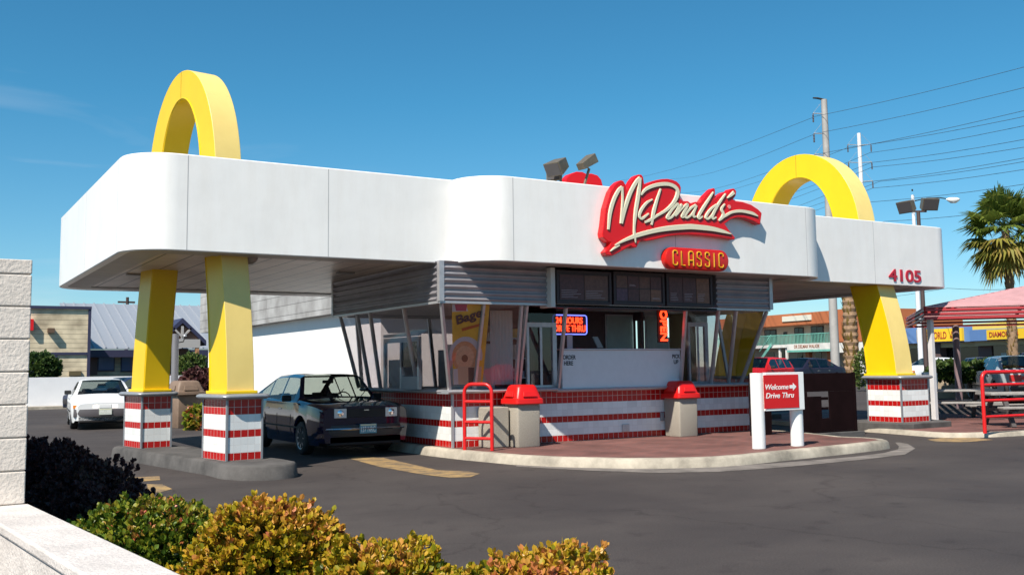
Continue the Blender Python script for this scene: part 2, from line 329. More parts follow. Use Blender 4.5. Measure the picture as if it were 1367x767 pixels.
def attr_mat(name, ramp, rough=.5, transl=.25, spec=.35):
    mt = bpy.data.materials.new(name); mt.use_nodes = True
    n = mt.node_tree.nodes; l = mt.node_tree.links; b = n['Principled BSDF']; b.inputs['Roughness'].default_value = rough; b.inputs['Specular IOR Level'].default_value = spec
    a = n.new('ShaderNodeAttribute'); a.attribute_name = 'tone'; r = n.new('ShaderNodeValToRGB')
    e = r.color_ramp.elements; e[0].position = ramp[0][0]; e[0].color = (*ramp[0][1], 1); e[1].position = ramp[-1][0]; e[1].color = (*ramp[-1][1], 1)
    for p, c in ramp[1:-1]: k = e.new(p); k.color = (*c, 1)
    l.new(a.outputs['Fac'], r.inputs[0]); l.new(r.outputs[0], b.inputs['Base Color'])
    tl = n.new('ShaderNodeBsdfTranslucent'); l.new(r.outputs[0], tl.inputs[0]); ms = n.new('ShaderNodeMixShader'); ms.inputs[0].default_value = transl
    l.new(b.outputs[0], ms.inputs[1]); l.new(tl.outputs[0], ms.inputs[2]); l.new(ms.outputs[0], n['Material Output'].inputs[0]); return mt
def tone_mesh(name, verts, faces, tones, mt, parent=None, smooth=False):
    me = bpy.data.meshes.new(name); off = Vector(parent['_l']) if parent is not None else Vector((0,0,0))
    verts = np.asarray(verts)-np.array(off); me.from_pydata(verts.tolist(), [], faces)
    at = me.attributes.new('tone', 'FLOAT', 'FACE'); at.data.foreach_set('value', list(map(float, tones)))
    me.materials.append(mt)
    if smooth: me.polygons.foreach_set('use_smooth', [True]*len(me.polygons))
    o = bpy.data.objects.new(name, me); C.objects.link(o)
    if parent is not None: o.parent = parent; o['_l'] = parent['_l']
    return o
# ================================================================== GROUND
LS = .955; IZ = .21      # left island: nearer and a little higher
def gh(x): t = min(1, max(0, (x-23)/8)); return .45*t*t*(3-2*t)
def ground():
    xs = [-600, -60]+[-20+4*i for i in range(11)]+[23+.8*i for i in range(11)]+[60, 700]
    ys = [-300, -20]+[4*i for i in range(-2, 26)]+[160, 300, 900]
    vs = [(x, y, gh(x)) for x in xs for y in ys]; n = len(ys)
    mb = MB().add(vs, [(i*n+j, (i+1)*n+j, (i+1)*n+j+1, i*n+j+1) for i in range(len(xs)-1) for j in range(n-1)])
    tag(mb.build('asphalt_ground', M_ASPH, smooth=60), kind='structure')
ground()
def kerbed(name, pts, z, kw, mtop, mkerb, cat_top):
    """raised island: a kerb ring with a rounded nose and an inner surface"""
    c = Vector((sum(p[0] for p in pts)/len(pts), sum(p[1] for p in pts)/len(pts), 0)); n = len(pts)
    P = [Vector((p[0], p[1], 0)) for p in pts]; inn = []
    area = sum(P[i].x*P[(i+1)%n].y-P[(i+1)%n].x*P[i].y for i in range(n)); sg = 1 if area > 0 else -1
    def inset(d):
        out = []
        for i in range(n):
            a, b, q = P[i-1], P[i], P[(i+1) % n]; t1 = (b-a).normalized(); t2 = (q-b).normalized()
            nn = Vector((-(t1+t2).y, (t1+t2).x, 0)); nn = nn.normalized()*sg; out.append(b+nn*d)
        return out
    rings = [[p+Vector((0,0,h)) for p in inset(d)] for d, h in ((-.03, -.02), (0, z-.035), (.03, z-.005), (.05, z), (kw, z), (kw, z-.05))]
    mb = MB(); mb.loft(rings, caps=False); k = mb.build(name+'_kerb', mkerb, smooth=50); tag(k, kind='structure')
    top = MB(); top.add([p+Vector((0,0,z-.004)) for p in inset(kw-.01)], [tuple(range(n))]); t = top.build(cat_top, mtop); tag(t, kind='structure')
isl = [tuple(atz(x, y, .15)[:2]) for x, y in [(577,597),(620,601.5),(655,604.5),(689,607.4),(740,609.8),(791,611),(835,611.8),(880,611.6),(920,611),(960,609.6),(1000,606.5),(1034,603),(1075,599),(1113.6,595.3),(1150,591.6),(1175,588.8)]]
ex, ey = isl[-1]
isl = isl+[(ex+.38, ey+.12), (ex+.62, ey+.42), (ex+.70, ey+.85), (ex+.55, ey+1.3), (16.1, 15.0), (15.9, 20.2), (8.12, 20.2), (8.1, 18)]
isl = [tuple(p[:2]) for p in dens([(p[0], p[1], 0) for p in isl], .4)]
kerbed('sidewalk', isl, .15, .17, M_PAVE, M_CONC, 'brick_sidewalk')
def sk(x0, y): return x0-.16*(y-16.2)
pisl = [(sk(4.3,20.9)+.05, 20.95)]+[(sk(4.15, y), y) for y in (20.6, 19, 17.5, 16.2)]
pisl += [(4.18, 15.5), (4.38, 15.05), (4.75, 14.85), (5.10, 14.95), (5.28, 15.3), (5.26, 15.8)]+[(sk(5.2, y), y) for y in (16.6, 18, 19.5, 20.7)]+[(sk(5.1,20.9), 20.95)]
pisl = [(x_*LS, y_*LS) for x_, y_ in pisl]
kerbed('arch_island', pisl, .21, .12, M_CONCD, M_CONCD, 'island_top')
PZ = .10
pat = [(20.0, 22.0), (18.9, 16.3), (18.7, 14.9), (18.58, 14.3), (18.44, 13.6), (18.5, 13.15), (18.8, 12.88), (19.5, 12.68), (20.6, 12.52), (23, 12.3), (26, 11.2), (27, 11.2), (27, 22)]
kerbed('patio', pat, PZ, .16, M_PAVE, M_CONC, 'brick_patio')
for i, (pts, nm) in enumerate([
    ([(463,610.5),(478,609),(512,610.5),(545,618),(585,627),(625,628.5),(641,631.5),(628,636),(600,637),(560,632),(505,622)], 'worn yellow lane arrow'),
    ([(165,637),(213,635),(214,640),(172,643)], 'a'), ([(196,645.5),(217,646),(230,652),(212,657),(198,655)], 'b'),
    ([(1238,586),(1262,583.6),(1300,583.6),(1326,586.5),(1290,589.5),(1250,589)], 'c')]):
    mb = MB().add([atz(x, y, .004) for x, y in pts], [tuple(range(len(pts)))]); tag(mb.build('painted_road_marking', M_PAINT), kind='structure')
# thin concrete gutter round the kerb of the sidewalk
gx = [atz(x, y, .004) for x, y in [(1201,590),(1212,592),(1222,598),(1208,606),(1160,612),(1100,618),(1034,624),(960,629),(880,630.5),(800,628),(730,624.5),(689,622)]]
gi = [atz(x, y, .004) for x, y in [(1195,590),(1200,595),(1199,599),(1180,604),(1140,609),(1095,613),(1030,618),(960,622.5),(880,625),(800,623),(730,620),(689,618)]]
tag(MB().loft([gx, gi], caps=False, closed=False).build('gutter', mat('pale_gutter', (.175,.152,.135), .9, var=.5, scale=2.5)), kind='structure')
# ================================================================== CANOPY
ZB, ZT = 3.36, 4.83
def canopy():
    t = thing('canopy', 'long white canopy with rounded corners over the kiosk and both drive lanes', 'canopy', (12.2, 19, 3.36))
    r = .72; x0, x1, y0, y1 = 2.66, 21.88, 15.2, 23.35; b0, b1, yb = 8.02, 16.72, 14.45
    o = arc(x0+r, y0+r, r, 180, 270, 10)+arc(b0+.75, yb+.75, .75, 180, 270, 10)+arc(b1-.75, yb+.75, .75, 270, 360, 10)+arc(x1-.55, y0+.55, .55, 270, 360, 8)+arc(x1-.55, y1-.55, .55, 0, 90, 8)+arc(x0+r, y1-r, r, 90, 180, 10)
    n = len(o); P = [Vector((p[0], p[1], 0)) for p in o]
    def inset(d):
        out = []
        for i in range(n):
            a, b, q = P[i-1], P[i], P[(i+1) % n]; e1 = (b-a); e2 = (q-b)
            t1 = e1.normalized() if e1.length > 1e-6 else e2.normalized(); t2 = e2.normalized() if e2.length > 1e-6 else t1
            s = (t1+t2); nn = Vector((-s.y, s.x, 0)).normalized(); k = max(.5, nn.dot(Vector((-t1.y, t1.x, 0)))); out.append(b+nn*d/k)
        return out
    rg = lambda d, z: [p+Vector((0,0,z)) for p in inset(d)]
    f = MB(); f.loft([rg(.16, ZB+.02), rg(.015, ZB), rg(0, ZB+.015), rg(0, ZT-.015), rg(.015, ZT), rg(.10, ZT), rg(.10, 4.5)], caps=False)
    f.cm = 1
    def vline(x, y, nx, ny): f.obox((x+nx*.001, y+ny*.001, (ZB+ZT)/2), (abs(ny)*.006+abs(nx)*.002, abs(nx)*.006+abs(ny)*.002, 0), (0, 0, 0), (0, 0, 0)) if False else f.box(x-(.006 if ny else .0015), x+(.006 if ny else .0015), y-(.0015 if ny else .006), y+(.0015 if ny else .006), ZB+.02, ZT-.02)
    for x in (3.52, 5.75, 18.99): vline(x, y0, 0, 1)
    for x in (8.80, 12.4, 15.95): vline(x, yb, 0, 1)
    for y in (16.0, 19.2, 22.5): vline(x0, y, 1, 0)
    vline(b0, 15.17, 1, 0)
    f.build('fascia', [M_WHITE, M_SEAM], t, smooth=35)
    # soffit boards between the fascia edges
    sm = bpy.data.materials.new('soffit_boards'); sm.use_nodes = True; nn = sm.node_tree.nodes; l = sm.node_tree.links; b = nn['Principled BSDF']
    tcn = nn.new('ShaderNodeTexCoord'); s = nn.new('ShaderNodeSeparateXYZ'); l.new(tcn.outputs['Object'], s.inputs[0])
    dv = nn.new('ShaderNodeMath'); dv.operation = 'DIVIDE'; dv.inputs[1].default_value = .42; fr = nn.new('ShaderNodeMath'); fr.operation = 'FRACT'
    ad = nn.new('ShaderNodeMath'); ad.operation = 'ADD'; ad.inputs[1].default_value = 60; lt = nn.new('ShaderNodeMath'); lt.operation = 'LESS_THAN'; lt.inputs[1].default_value = .07
    l.new(s.outputs[0], dv.inputs[0]); l.new(dv.outputs[0], ad.inputs[0]); l.new(ad.outputs[0], fr.inputs[0]); l.new(fr.outputs[0], lt.inputs[0])
    z = nn.new('ShaderNodeTexNoise'); z.inputs['Scale'].default_value = 1.1; z.inputs['Detail'].default_value = 6; l.new(tcn.outputs['Object'], z.inputs['Vector'])
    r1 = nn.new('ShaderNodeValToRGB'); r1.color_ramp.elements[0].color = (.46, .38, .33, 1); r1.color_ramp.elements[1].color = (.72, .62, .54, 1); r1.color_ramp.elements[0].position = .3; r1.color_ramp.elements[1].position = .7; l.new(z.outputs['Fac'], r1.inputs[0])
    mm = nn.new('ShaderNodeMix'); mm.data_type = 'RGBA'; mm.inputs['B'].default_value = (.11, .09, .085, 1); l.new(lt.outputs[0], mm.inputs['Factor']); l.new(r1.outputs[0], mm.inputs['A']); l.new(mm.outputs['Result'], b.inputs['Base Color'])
    b.inputs['Roughness'].default_value = .4
    so_ = MB(); ring = rg(.155, ZB+.05); so_.add(ring, [tuple(range(n))]); inner = rg(.5, ZB+.05)
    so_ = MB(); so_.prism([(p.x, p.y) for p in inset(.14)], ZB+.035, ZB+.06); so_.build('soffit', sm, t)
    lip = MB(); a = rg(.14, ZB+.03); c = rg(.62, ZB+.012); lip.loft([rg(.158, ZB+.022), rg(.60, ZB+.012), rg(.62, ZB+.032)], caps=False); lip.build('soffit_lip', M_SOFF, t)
    rf = MB(); rf.prism([(p.x, p.y) for p in inset(.11)], 4.35, 4.5); rf.build('roof_deck', mat('roof_gravel', (.4,.38,.36), .95, var=.3, scale=4), t)
    for (x, y) in ((4.67, 15.9), (7.0, 17.6), (3.6, 19.5)):
        d = MB(); d.lathe((x, y, ZB+.012), [(.001, -.10), (.06, -.095), (.11, -.06), (.13, -.02), (.14, .0)], 18) if x == 4.67 else d.box(x-.16, x+.16, y-.08, y+.08, ZB-.0, ZB+.033)
        d.build('soffit_light', mat('lamp_fitting', (.3,.28,.27), .4, metal=.3), t, smooth=40 if x == 4.67 else None)
    # house number on the right wing, with a little thickness
    a = aty(1187, 379, 15.19); b_ = aty(1229, 361, 15.19)
    text('street_number', '4105', (a.x, 15.198, a.z+.07), (1,0,0), (0,0,1), b_.x-a.x, .29, .02, mat('number_red', (.45,.01,.03), .4), t, bold=.018)
    return t
canopy()
# ================================================================== ARCHES AND PIERS
def pier(name, label, corner, wx, wy, ang, zbase=.15, group='striped piers under the arches', sc=1):
    c, s = math.cos(ang), math.sin(ang)
    r = thing(name, label, 'pier', (corner[0], corner[1], zbase), group, local=True); r.rotation_euler = (0, 0, ang); r.scale = (sc, sc, sc)
    MB().box(0, wx, 0, wy, 0, .97).build('tile_cladding', M_TILE, r)
    for x, y in ((0, 0), (wx, 0), (0, wy), (wx, wy)):
        MB().box(x-.016, x+.016, y-.016, y+.016, -.001, .965).build('corner_trim', M_CAP, r)
    cp = MB(); o = .12; e = .055
    prof = [(-e*.4, .962), (e*.35, .966), (e, .985), (e*1.2, 1.005), (e, 1.03), (e*.35, 1.047), (-.25, 1.05)]
    def rr(d, z): 
        k = .09+d*.5
        return [Vector((x, y, z)) for x, y in arc(wx+o+d-k-.06, wy+o+d-k-.06, k, 0, 90, 4)+arc(-o-d+k+.06, wy+o+d-k-.06, k, 90, 180, 4)+arc(-o-d+k+.06, -o-d+k+.06, k, 180, 270, 4)+arc(wx+o+d-k-.06, -o-d+k+.06, k, 270, 360, 4)]
    cp.loft([rr(d, z) for d, z in prof]); cp.build('cap', M_CAP, r, smooth=60)
    return r
def arch(name, label, corner_xy, ang, y_near, span, W, ztop, zfoot, thick, t_top, lean, lean_far, sc=1):
    """arch standing in a plane along local +y; local x is its width. near foot at y_near"""
    r = thing(name, label, 'arch', (corner_xy[0], corner_xy[1], zfoot), 'yellow arches through the canopy', local=True); r.rotation_euler = (0, 0, ang); r.scale = (sc, sc, sc)
    cy = y_near+span/2; hs = span/2; H = ztop-zfoot; n = 40
    sp = H*.58           # spring height of the curved head
    c2 = cy+(lean-lean_far)/2; ht_ = hs-(lean+lean_far)/2
    def outline(ins, ht, top):
        pts = []
        for i in range(0, 13): f = i/12; g = f**1.6; pts.append(((cy-hs+ins)*(1-g)+(c2-ht)*g, sp*f))
        for i in range(1, 40):
            a = math.pi*i/40; pts.append((c2-ht*math.cos(a), sp+(top-sp)*math.sin(a)**.90))
        for i in range(12, -1, -1): f = i/12; g = f**1.35; pts.append(((cy+hs-ins)*(1-g)+(c2+ht)*g, sp*f))
        return pts
    O = outline(0, ht_, H); I = outline(thick, ht_-thick*.90, H-t_top)
    ridge_in = .10
    def loop(y, z, yi, zi):    # cross-section: outer edge pair, inner edge pair, with the slightly peaked side faces
        my, mz = (y+yi)/2, (z+zi)/2
        return [Vector((0, y, z)), Vector((W, y, z)), Vector((W, yi, zi)), Vector((0, yi, zi))]
    rings = [loop(a[0], a[1], b[0], b[1]) for a, b in zip(O, I)]
    side = MB(); m_ = len(rings); vs = [v for q in rings for v in q]
    side.v = vs; side.f = []; side.m = []
    for k in range(m_-1):
        for i in range(4):
            j = (i+1) % 4; side.f.append([k*4+i, k*4+j, (k+1)*4+j, (k+1)*4+i]); side.m.append(1 if i == 0 else 0)
    side.f += [[3,2,1,0], [(m_-1)*4+i for i in range(4)]]; side.m += [0, 0]
    side.build('arch_beam', [M_YEL, M_CREAM], r, smooth=25, bevel=.008)
    # raised edge bead along the inner and outer rim of each side face
    for xx, sg in ((0, -1), (W, 1)):
        bd = MB(); bd.loft([[Vector((xx+sg*d, b[0]+(a[0]-b[0])*q, b[1]+(a[1]-b[1])*q)) for d, q in ((0, .02), (.012, .025), (.012, .05), (0, .055))] for a, b in zip(O, I)]); bd.build('edge_bead', M_YEL, r)
    for k in (12, 32):
        a, b = O[k], I[k]; d_ = Vector((0, O[k+1][0]-a[0], O[k+1][1]-a[1])).normalized()*.005
        for xx, sg in ((0, -1), (W, 1)): MB().slab([Vector((xx, a[0], a[1]))-d_, Vector((xx, a[0], a[1]))+d_, Vector((xx, b[0], b[1]))+d_, Vector((xx, b[0], b[1]))-d_], (sg*.002, 0, 0)).build('panel_joint', mat('joint_brown', (.22,.13,.01), .7), r)
    for yy in (cy-hs+thick/2, cy+hs-thick/2):
        MB().box(-.04, W+.04, yy-thick/2-.05, yy+thick/2+.05, 0, .05).build('foot_plate', M_YEL, r, bevel=.01)
    return r
def hs_top(h): return h
A9 = .159
pier('tiled_pier', 'red and white tiled pier on the grey island, nearest the camera under the left arch', (4.37*LS, 15.98*LS), .60, .90, A9, IZ, sc=LS)
pier('tiled_pier', 'tiled pier at the far end of the grey island, next to the white sedan', (3.80*LS, 19.72*LS), .56, .90, A9, IZ, sc=LS)
arch('yellow_arch', 'tall yellow arch with two legs rising through the left end of the canopy', (4.40*LS, 16.08*LS), A9, 0.02, 4.30, .47, 6.98, 1.195, .68, .52, .56, .62, LS).location.z = 1.55-(1.55-1.195)*LS
pier('tiled_pier', 'red and white tiled pier on its own base beside the brick patio', (19.2, 14.82), .95, .92, .0, .22)
pier('tiled_pier', 'rear tiled pier under the far leg of the right arch, behind the kiosk', (19.1, 19.95), .95, .92, .0, .22)
arch('yellow_arch', 'wide yellow arch rising through the right end of the canopy above the house number', (19.3, 15.0), .04, 0.0, 5.75, .62, 6.86, 1.265, .80, .60, .80, 1.27)
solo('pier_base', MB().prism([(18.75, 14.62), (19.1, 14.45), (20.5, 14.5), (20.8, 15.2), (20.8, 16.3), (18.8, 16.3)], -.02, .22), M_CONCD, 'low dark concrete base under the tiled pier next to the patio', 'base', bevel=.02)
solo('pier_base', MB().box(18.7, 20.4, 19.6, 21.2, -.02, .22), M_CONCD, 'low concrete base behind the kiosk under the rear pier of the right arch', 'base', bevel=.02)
# ================================================================== KIOSK
KZ = .15
def kiosk():
    t = thing('drive_thru_kiosk', 'small square drive through kiosk with striped tile base, slanted windows and ribbed metal band', 'kiosk', (11.8, 17.6, KZ))
    x0, x1, y0, y1 = 8.36, 15.58, 15.90, 19.55
    b = MB(); th = .2
    for bx in ((x0, x1, y0, y0+th), (x0, x1, y1-th, y1), (x0, x0+th, y0+th, y1-th), (x1-th, x1, y0+th, y1-th)):
        b.box(bx[0], bx[1], bx[2], bx[3], KZ+.001, 1.11)
    # local frame so that tile bands start at the floor
    tw = b.build('tile_wall', M_TILE, t)
    for x, y in ((x0, y0), (x1, y0), (x0, y1)): MB().box(x-.02, x+.02, y-.02, y+.02, KZ, 1.10).build('corner_trim', M_ALU, t)
    # sill ledges, rounded nose: front left, lower counter ledge, front right, left side, back
    def ledge(a, c, z0=1.11, zt=1.18, d=.2, nrm=(0,-1)):
        a = Vector((*a, 0)); c = Vector((*c, 0)); nn = Vector((*nrm, 0)); mb = MB()
        pr = [(-.25, z0), (d-.03, z0), (d, z0+.02), (d+.008, (z0+zt)/2), (d, zt-.02), (d-.03, zt), (-.25, zt)]
        mb.loft([[p+nn*q+Vector((0,0,z)) for q, z in pr] for p in (a, c)]); return mb
    lx = aty(745, 515, 15.7).x
    ledge((x0-.18, y0), (lx, y0)).build('sill_ledge', M_ALU, t, smooth=50)
    ledge((lx+.004, y0), (13.52, y0), 1.085, 1.155, .17).build('counter_ledge', M_ALU, t, smooth=50)
    ledge((13.524, y0), (x1+.12, y0), 1.11, 1.18, .2).build('sill_ledge', M_ALU, t, smooth=50)
    ledge((x0, y0+.07), (x0, y1+.2), 1.111, 1.181, .18, (-1,0)).build('sill_ledge', M_ALU, t, smooth=50)
    MB().box(x0-.18, x1+.12, y1-.2, y1+.2, 1.112, 1.182).build('sill_ledge', M_ALU, t, bevel=.02)
    ledge((x1, y0+.07), (x1, y1+.2), 1.111, 1.181, .12, (1,0)).build('sill_ledge', M_ALU, t, smooth=50)
    # ribbed metal band under the canopy
    ux0, uy0, ux1, uy1 = 7.72, 15.08, 15.42, 20.0; zb, zt = 2.71, ZB+.03
    def ribs(a, c, nrm, za=zb):
        a = Vector((*a, 0)); c = Vector((*c, 0)); nn = Vector((*nrm, 0)); mb = MB(); pr = []
        k = 48
        for i in range(k+1):
            z = za+(zt-za)*i/k; ph = (z-za)/.108*2*math.pi; pr.append((.022+.022*math.sin(ph), z))
        pr += [(-.10, zt), (-.10, za)]
        mb.loft([[p+nn*q+Vector((0,0,z)) for q, z in pr] for p in (a, c)]); return mb
    mx0, mx1 = 9.95, 13.97
    ribs((ux0, uy0), (mx0, uy0), (0,-1)).build('ribbed_band', M_STEEL, t, smooth=50)
    ribs((mx1, uy0), (ux1, uy0), (0,-1)).build('ribbed_band', M_STEEL, t, smooth=50)
    ribs((ux0, uy0+.10), (ux0, uy1), (-1,0)).build('ribbed_band', M_STEEL, t, smooth=50)
    ribs((ux1, uy0+.10), (ux1, uy1), (1,0)).build('ribbed_band', M_STEEL, t, smooth=50)
    ribs((ux0+.1, uy1), (ux1-.1, uy1), (0,1)).build('ribbed_band', M_STEEL, t, smooth=50)
    for x, y in ((ux0-.045, uy0-.045), (ux1+.01, uy0-.045), (ux0-.045, uy1)): MB().box(x, x+.09, y, y+.09, zb-.01, zt).build('corner_post', M_ALU, t)
    MB().box(ux0-.03, ux1+.03, uy0-.03, uy0+.06, zb-.045, zb-.003).build('head_rail', M_ALU, t)
    MB().box(ux0-.03, ux0+.06, uy0+.062, uy1, zb-.045, zb-.003).build('head_rail', M_ALU, t)
    MB().box(ux1-.06, ux1+.03, uy0+.062, uy1, zb-.045, zb-.003).build('head_rail', M_ALU, t)
    MB().box(ux0-.03, ux1+.03, uy1+.002, uy1+.06, zb-.045, zb-.003).build('head_rail', M_ALU, t)
    # slanted mullions
    zt_, zb_ = zb-.045, 1.18; wy = 15.80; wx = 8.25; ty = uy0+.02; tx = ux0+.02
    def mull(a, c, wdt=.046, dep=.07, m_=M_ALU): MB().bar(c, a, wdt, dep, (0,-1,0) if abs(a[1]-ty) < .01 else (-1,0,0)).build('mullion', m_, t)
    fr = [(591, 599), (645.5, 633), (696, 688), (703, 692.5), (755.5, 745), (915, 909), (958.7, 949.5), (982, 973), (1018, 996)]
    FX = []
    for a, c in fr:
        xa = aty(a, 402, ty).x; xc = aty(c, 520, wy).x
        if a == 591: xa, xc = tx, wx
        if a == 1018: xa, xc = ux1-.03, ux1-.15
        FX.append((xa, xc)); mull((xa, ty, zt_), (xc, wy, zb_ if not 9.95 < xc < 13.3 else 1.155))
    SY = []
    for a, c in ((454.6, 479), (477, 494), (494, 508), (539, 558)):
        ya = atx(a, 410, tx).y; yc = atx(c, 521, wx).y
        SY.append((ya, yc)); mull((tx, ya, zt_), (wx, yc, zb_))
    for k in range(5):
        xx = 8.2+k*1.72; mull((xx, uy1-.03, zt_), (xx, y1+.1, zb_))
    for yy in (16.6, 18.1, 19.9): mull((ux1-.03, yy, zt_), (x1+.0, yy-.1, zb_))
    # panes
    def pane(p, name='window_pane', m_=M_GLASS):
        p = [Vector(q) for q in p]; nn = (p[1]-p[0]).cross(p[3]-p[0]).normalized(); MB().slab(p, nn*.008).build(name, m_, t)
    for (a, c) in ((0, 1), (1, 2), (6, 7), (7, 8), (5, 6)):
        A, B = FX[a], FX[c]; pane([(A[0]+.03, ty, zt_), (B[0]-.03, ty, zt_), (B[1]-.03, wy, zb_), (A[1]+.03, wy, zb_)])
    ys = [(ty, wy)]+SY[::-1]
    for k in range(len(ys)-1):
        A, B = ys[k], ys[k+1]; pane([(tx, A[0]+.04, zt_), (tx, B[0]-.03, zt_), (wx, B[1]-.03, zb_), (wx, A[1]+.04, zb_)])
    for k in range(4):
        xx = 8.2+k*1.72; pane([(xx+.03, uy1-.03, zt_), (xx+1.69, uy1-.03, zt_), (xx+1.69, y1+.1, zb_), (xx+.03, y1+.1, zb_)])
    yr = [15.1, 16.6, 18.1, 19.9]
    for k in range(3): pane([(ux1-.03, yr[k]+.03, zt_), (ux1-.03, yr[k+1]-.03, zt_), (x1, yr[k+1]-.13, zb_), (x1, yr[k]+.2, zb_)])
    # inside: floor, ceiling, partitions
    MI = mat('interior_maroon', (.085, .048, .052), .7, var=.2); ML = mat('interior_grey', (.30, .29, .30), .6, var=.1)
    MB().box(x0+.2, x1-.2, y0+.2, y1-.2, KZ+.001, KZ+.03).build('inside_floor', mat('inside_floor_tile', (.34,.22,.20), .5), t)
    MB().box(ux0+.1, ux1-.1, uy0+.1, uy1-.1, zb+.02, zb+.06).build('ceiling', mat('inside_ceiling', (.60,.56,.55), .8), t)
    MB().box(10.15, 10.23, 16.1, 18.4, KZ+.03, zb+.018).build('partition', MI, t)
    MB().box(10.23, 13.55, 17.25, 17.33, KZ+.03, zb+.018).build('partition', MI, t)
    MB().box(13.55, 13.63, 17.0, 18.3, KZ+.03, zb+.018).build('partition', MI, t)
    MB().box(8.95, 9.62, 16.55, 17.25, KZ+.03, 2.02).build('steel_cabinet', mat('cabinet_steel', (.60,.62,.62), .4, metal=.2, var=.1), t, bevel=.01)
    MB().box(8.75, 9.5, 17.45, 17.8, KZ+.03, 1.2).build('work_counter', M_ALU, t, bevel=.01)
    MB().box(9.6, 10.1, 17.9, 18.9, KZ+.03, 1.95).build('steel_cabinet', ML, t, bevel=.01)
    MB().box(14.95, 15.1, 17.0, 17.9, KZ+.03, zb+.018).build('partition', mat('tan_leg_stand_in', (.28,.20,.10), .7), t)  # tan slab standing in for the arch leg seen in the glass
    MB().box(10.4, 13.3, 16.95, 17.22, KZ+.03, 1.14).build('work_counter', M_ALU, t, bevel=.01)
    shf = MB()
    for z in (1.35, 1.72, 2.1): shf.box(9.85, 10.14, 16.2, 17.8, z, z+.025)
    sh_ = shf.build('shelf', M_ALU, t); rr_ = random.Random(4)
    for z in (1.376, 1.746, 2.126):
        yy = 16.25
        while yy < 17.65:
            w_ = rr_.uniform(.08, .2); h_ = rr_.uniform(.1, .28); MB().box(9.9, 10.1, yy, yy+w_, z, z+h_).build('box', mat('goods_%d' % rr_.randrange(5), [(.6,.55,.5),(.5,.1,.08),(.55,.4,.1),(.3,.3,.35),(.65,.65,.66)][rr_.randrange(5)], .6), sh_); yy += w_+rr_.uniform(.03, .1)
    MB().box(8.5, 9.0, 18.4, 19.0, KZ+.03, 1.75).build('drink_machine', mat('machine_pale', (.5,.5,.52), .4), t, bevel=.02)
    MB().box(13.9, 14.6, 17.2, 17.8, KZ+.03, 1.55).build('work_counter', mat('machine_pale', (.5,.5,.52)), t, bevel=.02)
    # curtain-like blind behind the second front pane
    q0, q1 = aty(654, 420, 15.95), aty(684, 420, 15.95)
    bl = MB(); k = 14; bl.loft([[Vector((q0.x+(q1.x-q0.x)*i/k, 15.95+.012*(i % 2), z)) for i in range(k+1)] for z in (1.25, 2.62)], caps=False, closed=False); bl.build('roller_blind', mat('pale_blind', (.42,.46,.44), .6), t)
    # service hatches in the order booth, panel colour standing for outside light, and lit tubes
    for a, c, yt, yb_ in ((810, 845, 421, 468), (863, 893, 422, 468)):
        A = aty(a, yt, 17.2); B = aty(c, yb_, 17.2); fr_ = MB()
        fr_.box(A.x-.03, B.x+.03, 17.215, 17.245, B.z-.03, A.z+.03); f_ = fr_.build('service_hatch', M_ALU, t)
        MB().box(A.x, B.x, 17.20, 17.213, B.z, A.z).build('hatch_panel', mat('daylight_panel', (.30,.36,.35), .4, var=.15, scale=3), f_)
    for a, yt, yb_ in ((851.5, 428, 466), (893.5, 424, 450)):
        A = aty(a, yt, 17.1); B = aty(a, yb_, 17.1); MB().cyl((A.x, 17.15, B.z), (A.x, 17.15, A.z), .018, n=8).build('lit_tube', mat('cold_tube', (.6,.8,.8), .3, emit=(.55,.85,.82), estr=.8), t)
    A = aty(791, 449, 16.4); B = aty(804, 464, 16.4)
    MB().slab([(A.x, 16.4, A.z), (A.x+.13, 16.4, A.z), (B.x+.03, 16.4, B.z), (B.x-.11, 16.4, B.z)], (0,.03,0)).build('till_screen', mat('till_grey', (.30,.33,.35), .4), t)
    # order counter panel with words
    A = aty(749.5, 467.5, 15.80); B = aty(908, 516, 15.80)
    cpn = MB().box(A.x, B.x, 15.78, 15.84, 1.155, A.z).build('counter_panel', mat('counter_white', (.66,.66,.68), .5, var=.04), t)
    MB().box(A.x-.01, B.x+.01, 15.75, 15.98, A.z+.002, A.z+.035).build('counter_top', M_ALU, t, bevel=.008)
    bk = mat('word_black', (.02,.015,.02), .6)
    def wd(nm, s, xa, xb, ya, yb__): a_ = aty(xa, yb__, 15.778); b_ = aty(xb, ya, 15.778); text(nm, s, (a_.x, 15.778, a_.z), (1,0,0), (0,0,1), b_.x-a_.x, b_.z-a_.z, .003, bk, cpn, bold=.02)
    wd('lettering', 'ORDER', 751.5, 768.5, 473.5, 479.5); wd('lettering', 'HERE', 753, 765, 481.5, 487.5)
    wd('lettering', 'PICK', 897.5, 907.5, 472.5, 478); wd('lettering', 'UP', 899.5, 905.5, 479.8, 485.5)
    # sliding drive-up windows beside the counter
    def slider(xa, xb, yt, y=15.88):
        A = aty(xa, yt, y); B = aty(xb, 513, y); X0, X1 = A.x, B.x; z1 = A.z; z0 = 1.185; fw = .05
        m_ = MB().box(X0, X0+fw, y-.03, y+.03, z0, z1).box(X1-fw*1.8, X1, y-.03, y+.03, z0, z1).box(X0+fw, X1-fw*1.8, y-.03, y+.03, z1-fw*1.7, z1).box(X0+fw, X1-fw*1.8, y-.03, y+.03, z0, z0+.04)
        f_ = m_.build('sliding_window', M_ALU, t)
        xm = X0+(X1-X0)*.45
        MB().box(xm-.02, xm+.03, y-.045, y-.031, z0+.04, z1-.09).build('window_stile', M_ALU, f_)
        MB().box(X0+fw+.001, xm-.021, y-.008, y, z0+.041, z1-.086).build('glass_pane', M_GLASS, f_)
        MB().box(xm-.019, X1-fw*1.8-.001, y+.004, y+.012, z0+.041, z1-.086).build('glass_pane', M_GLASS, f_)
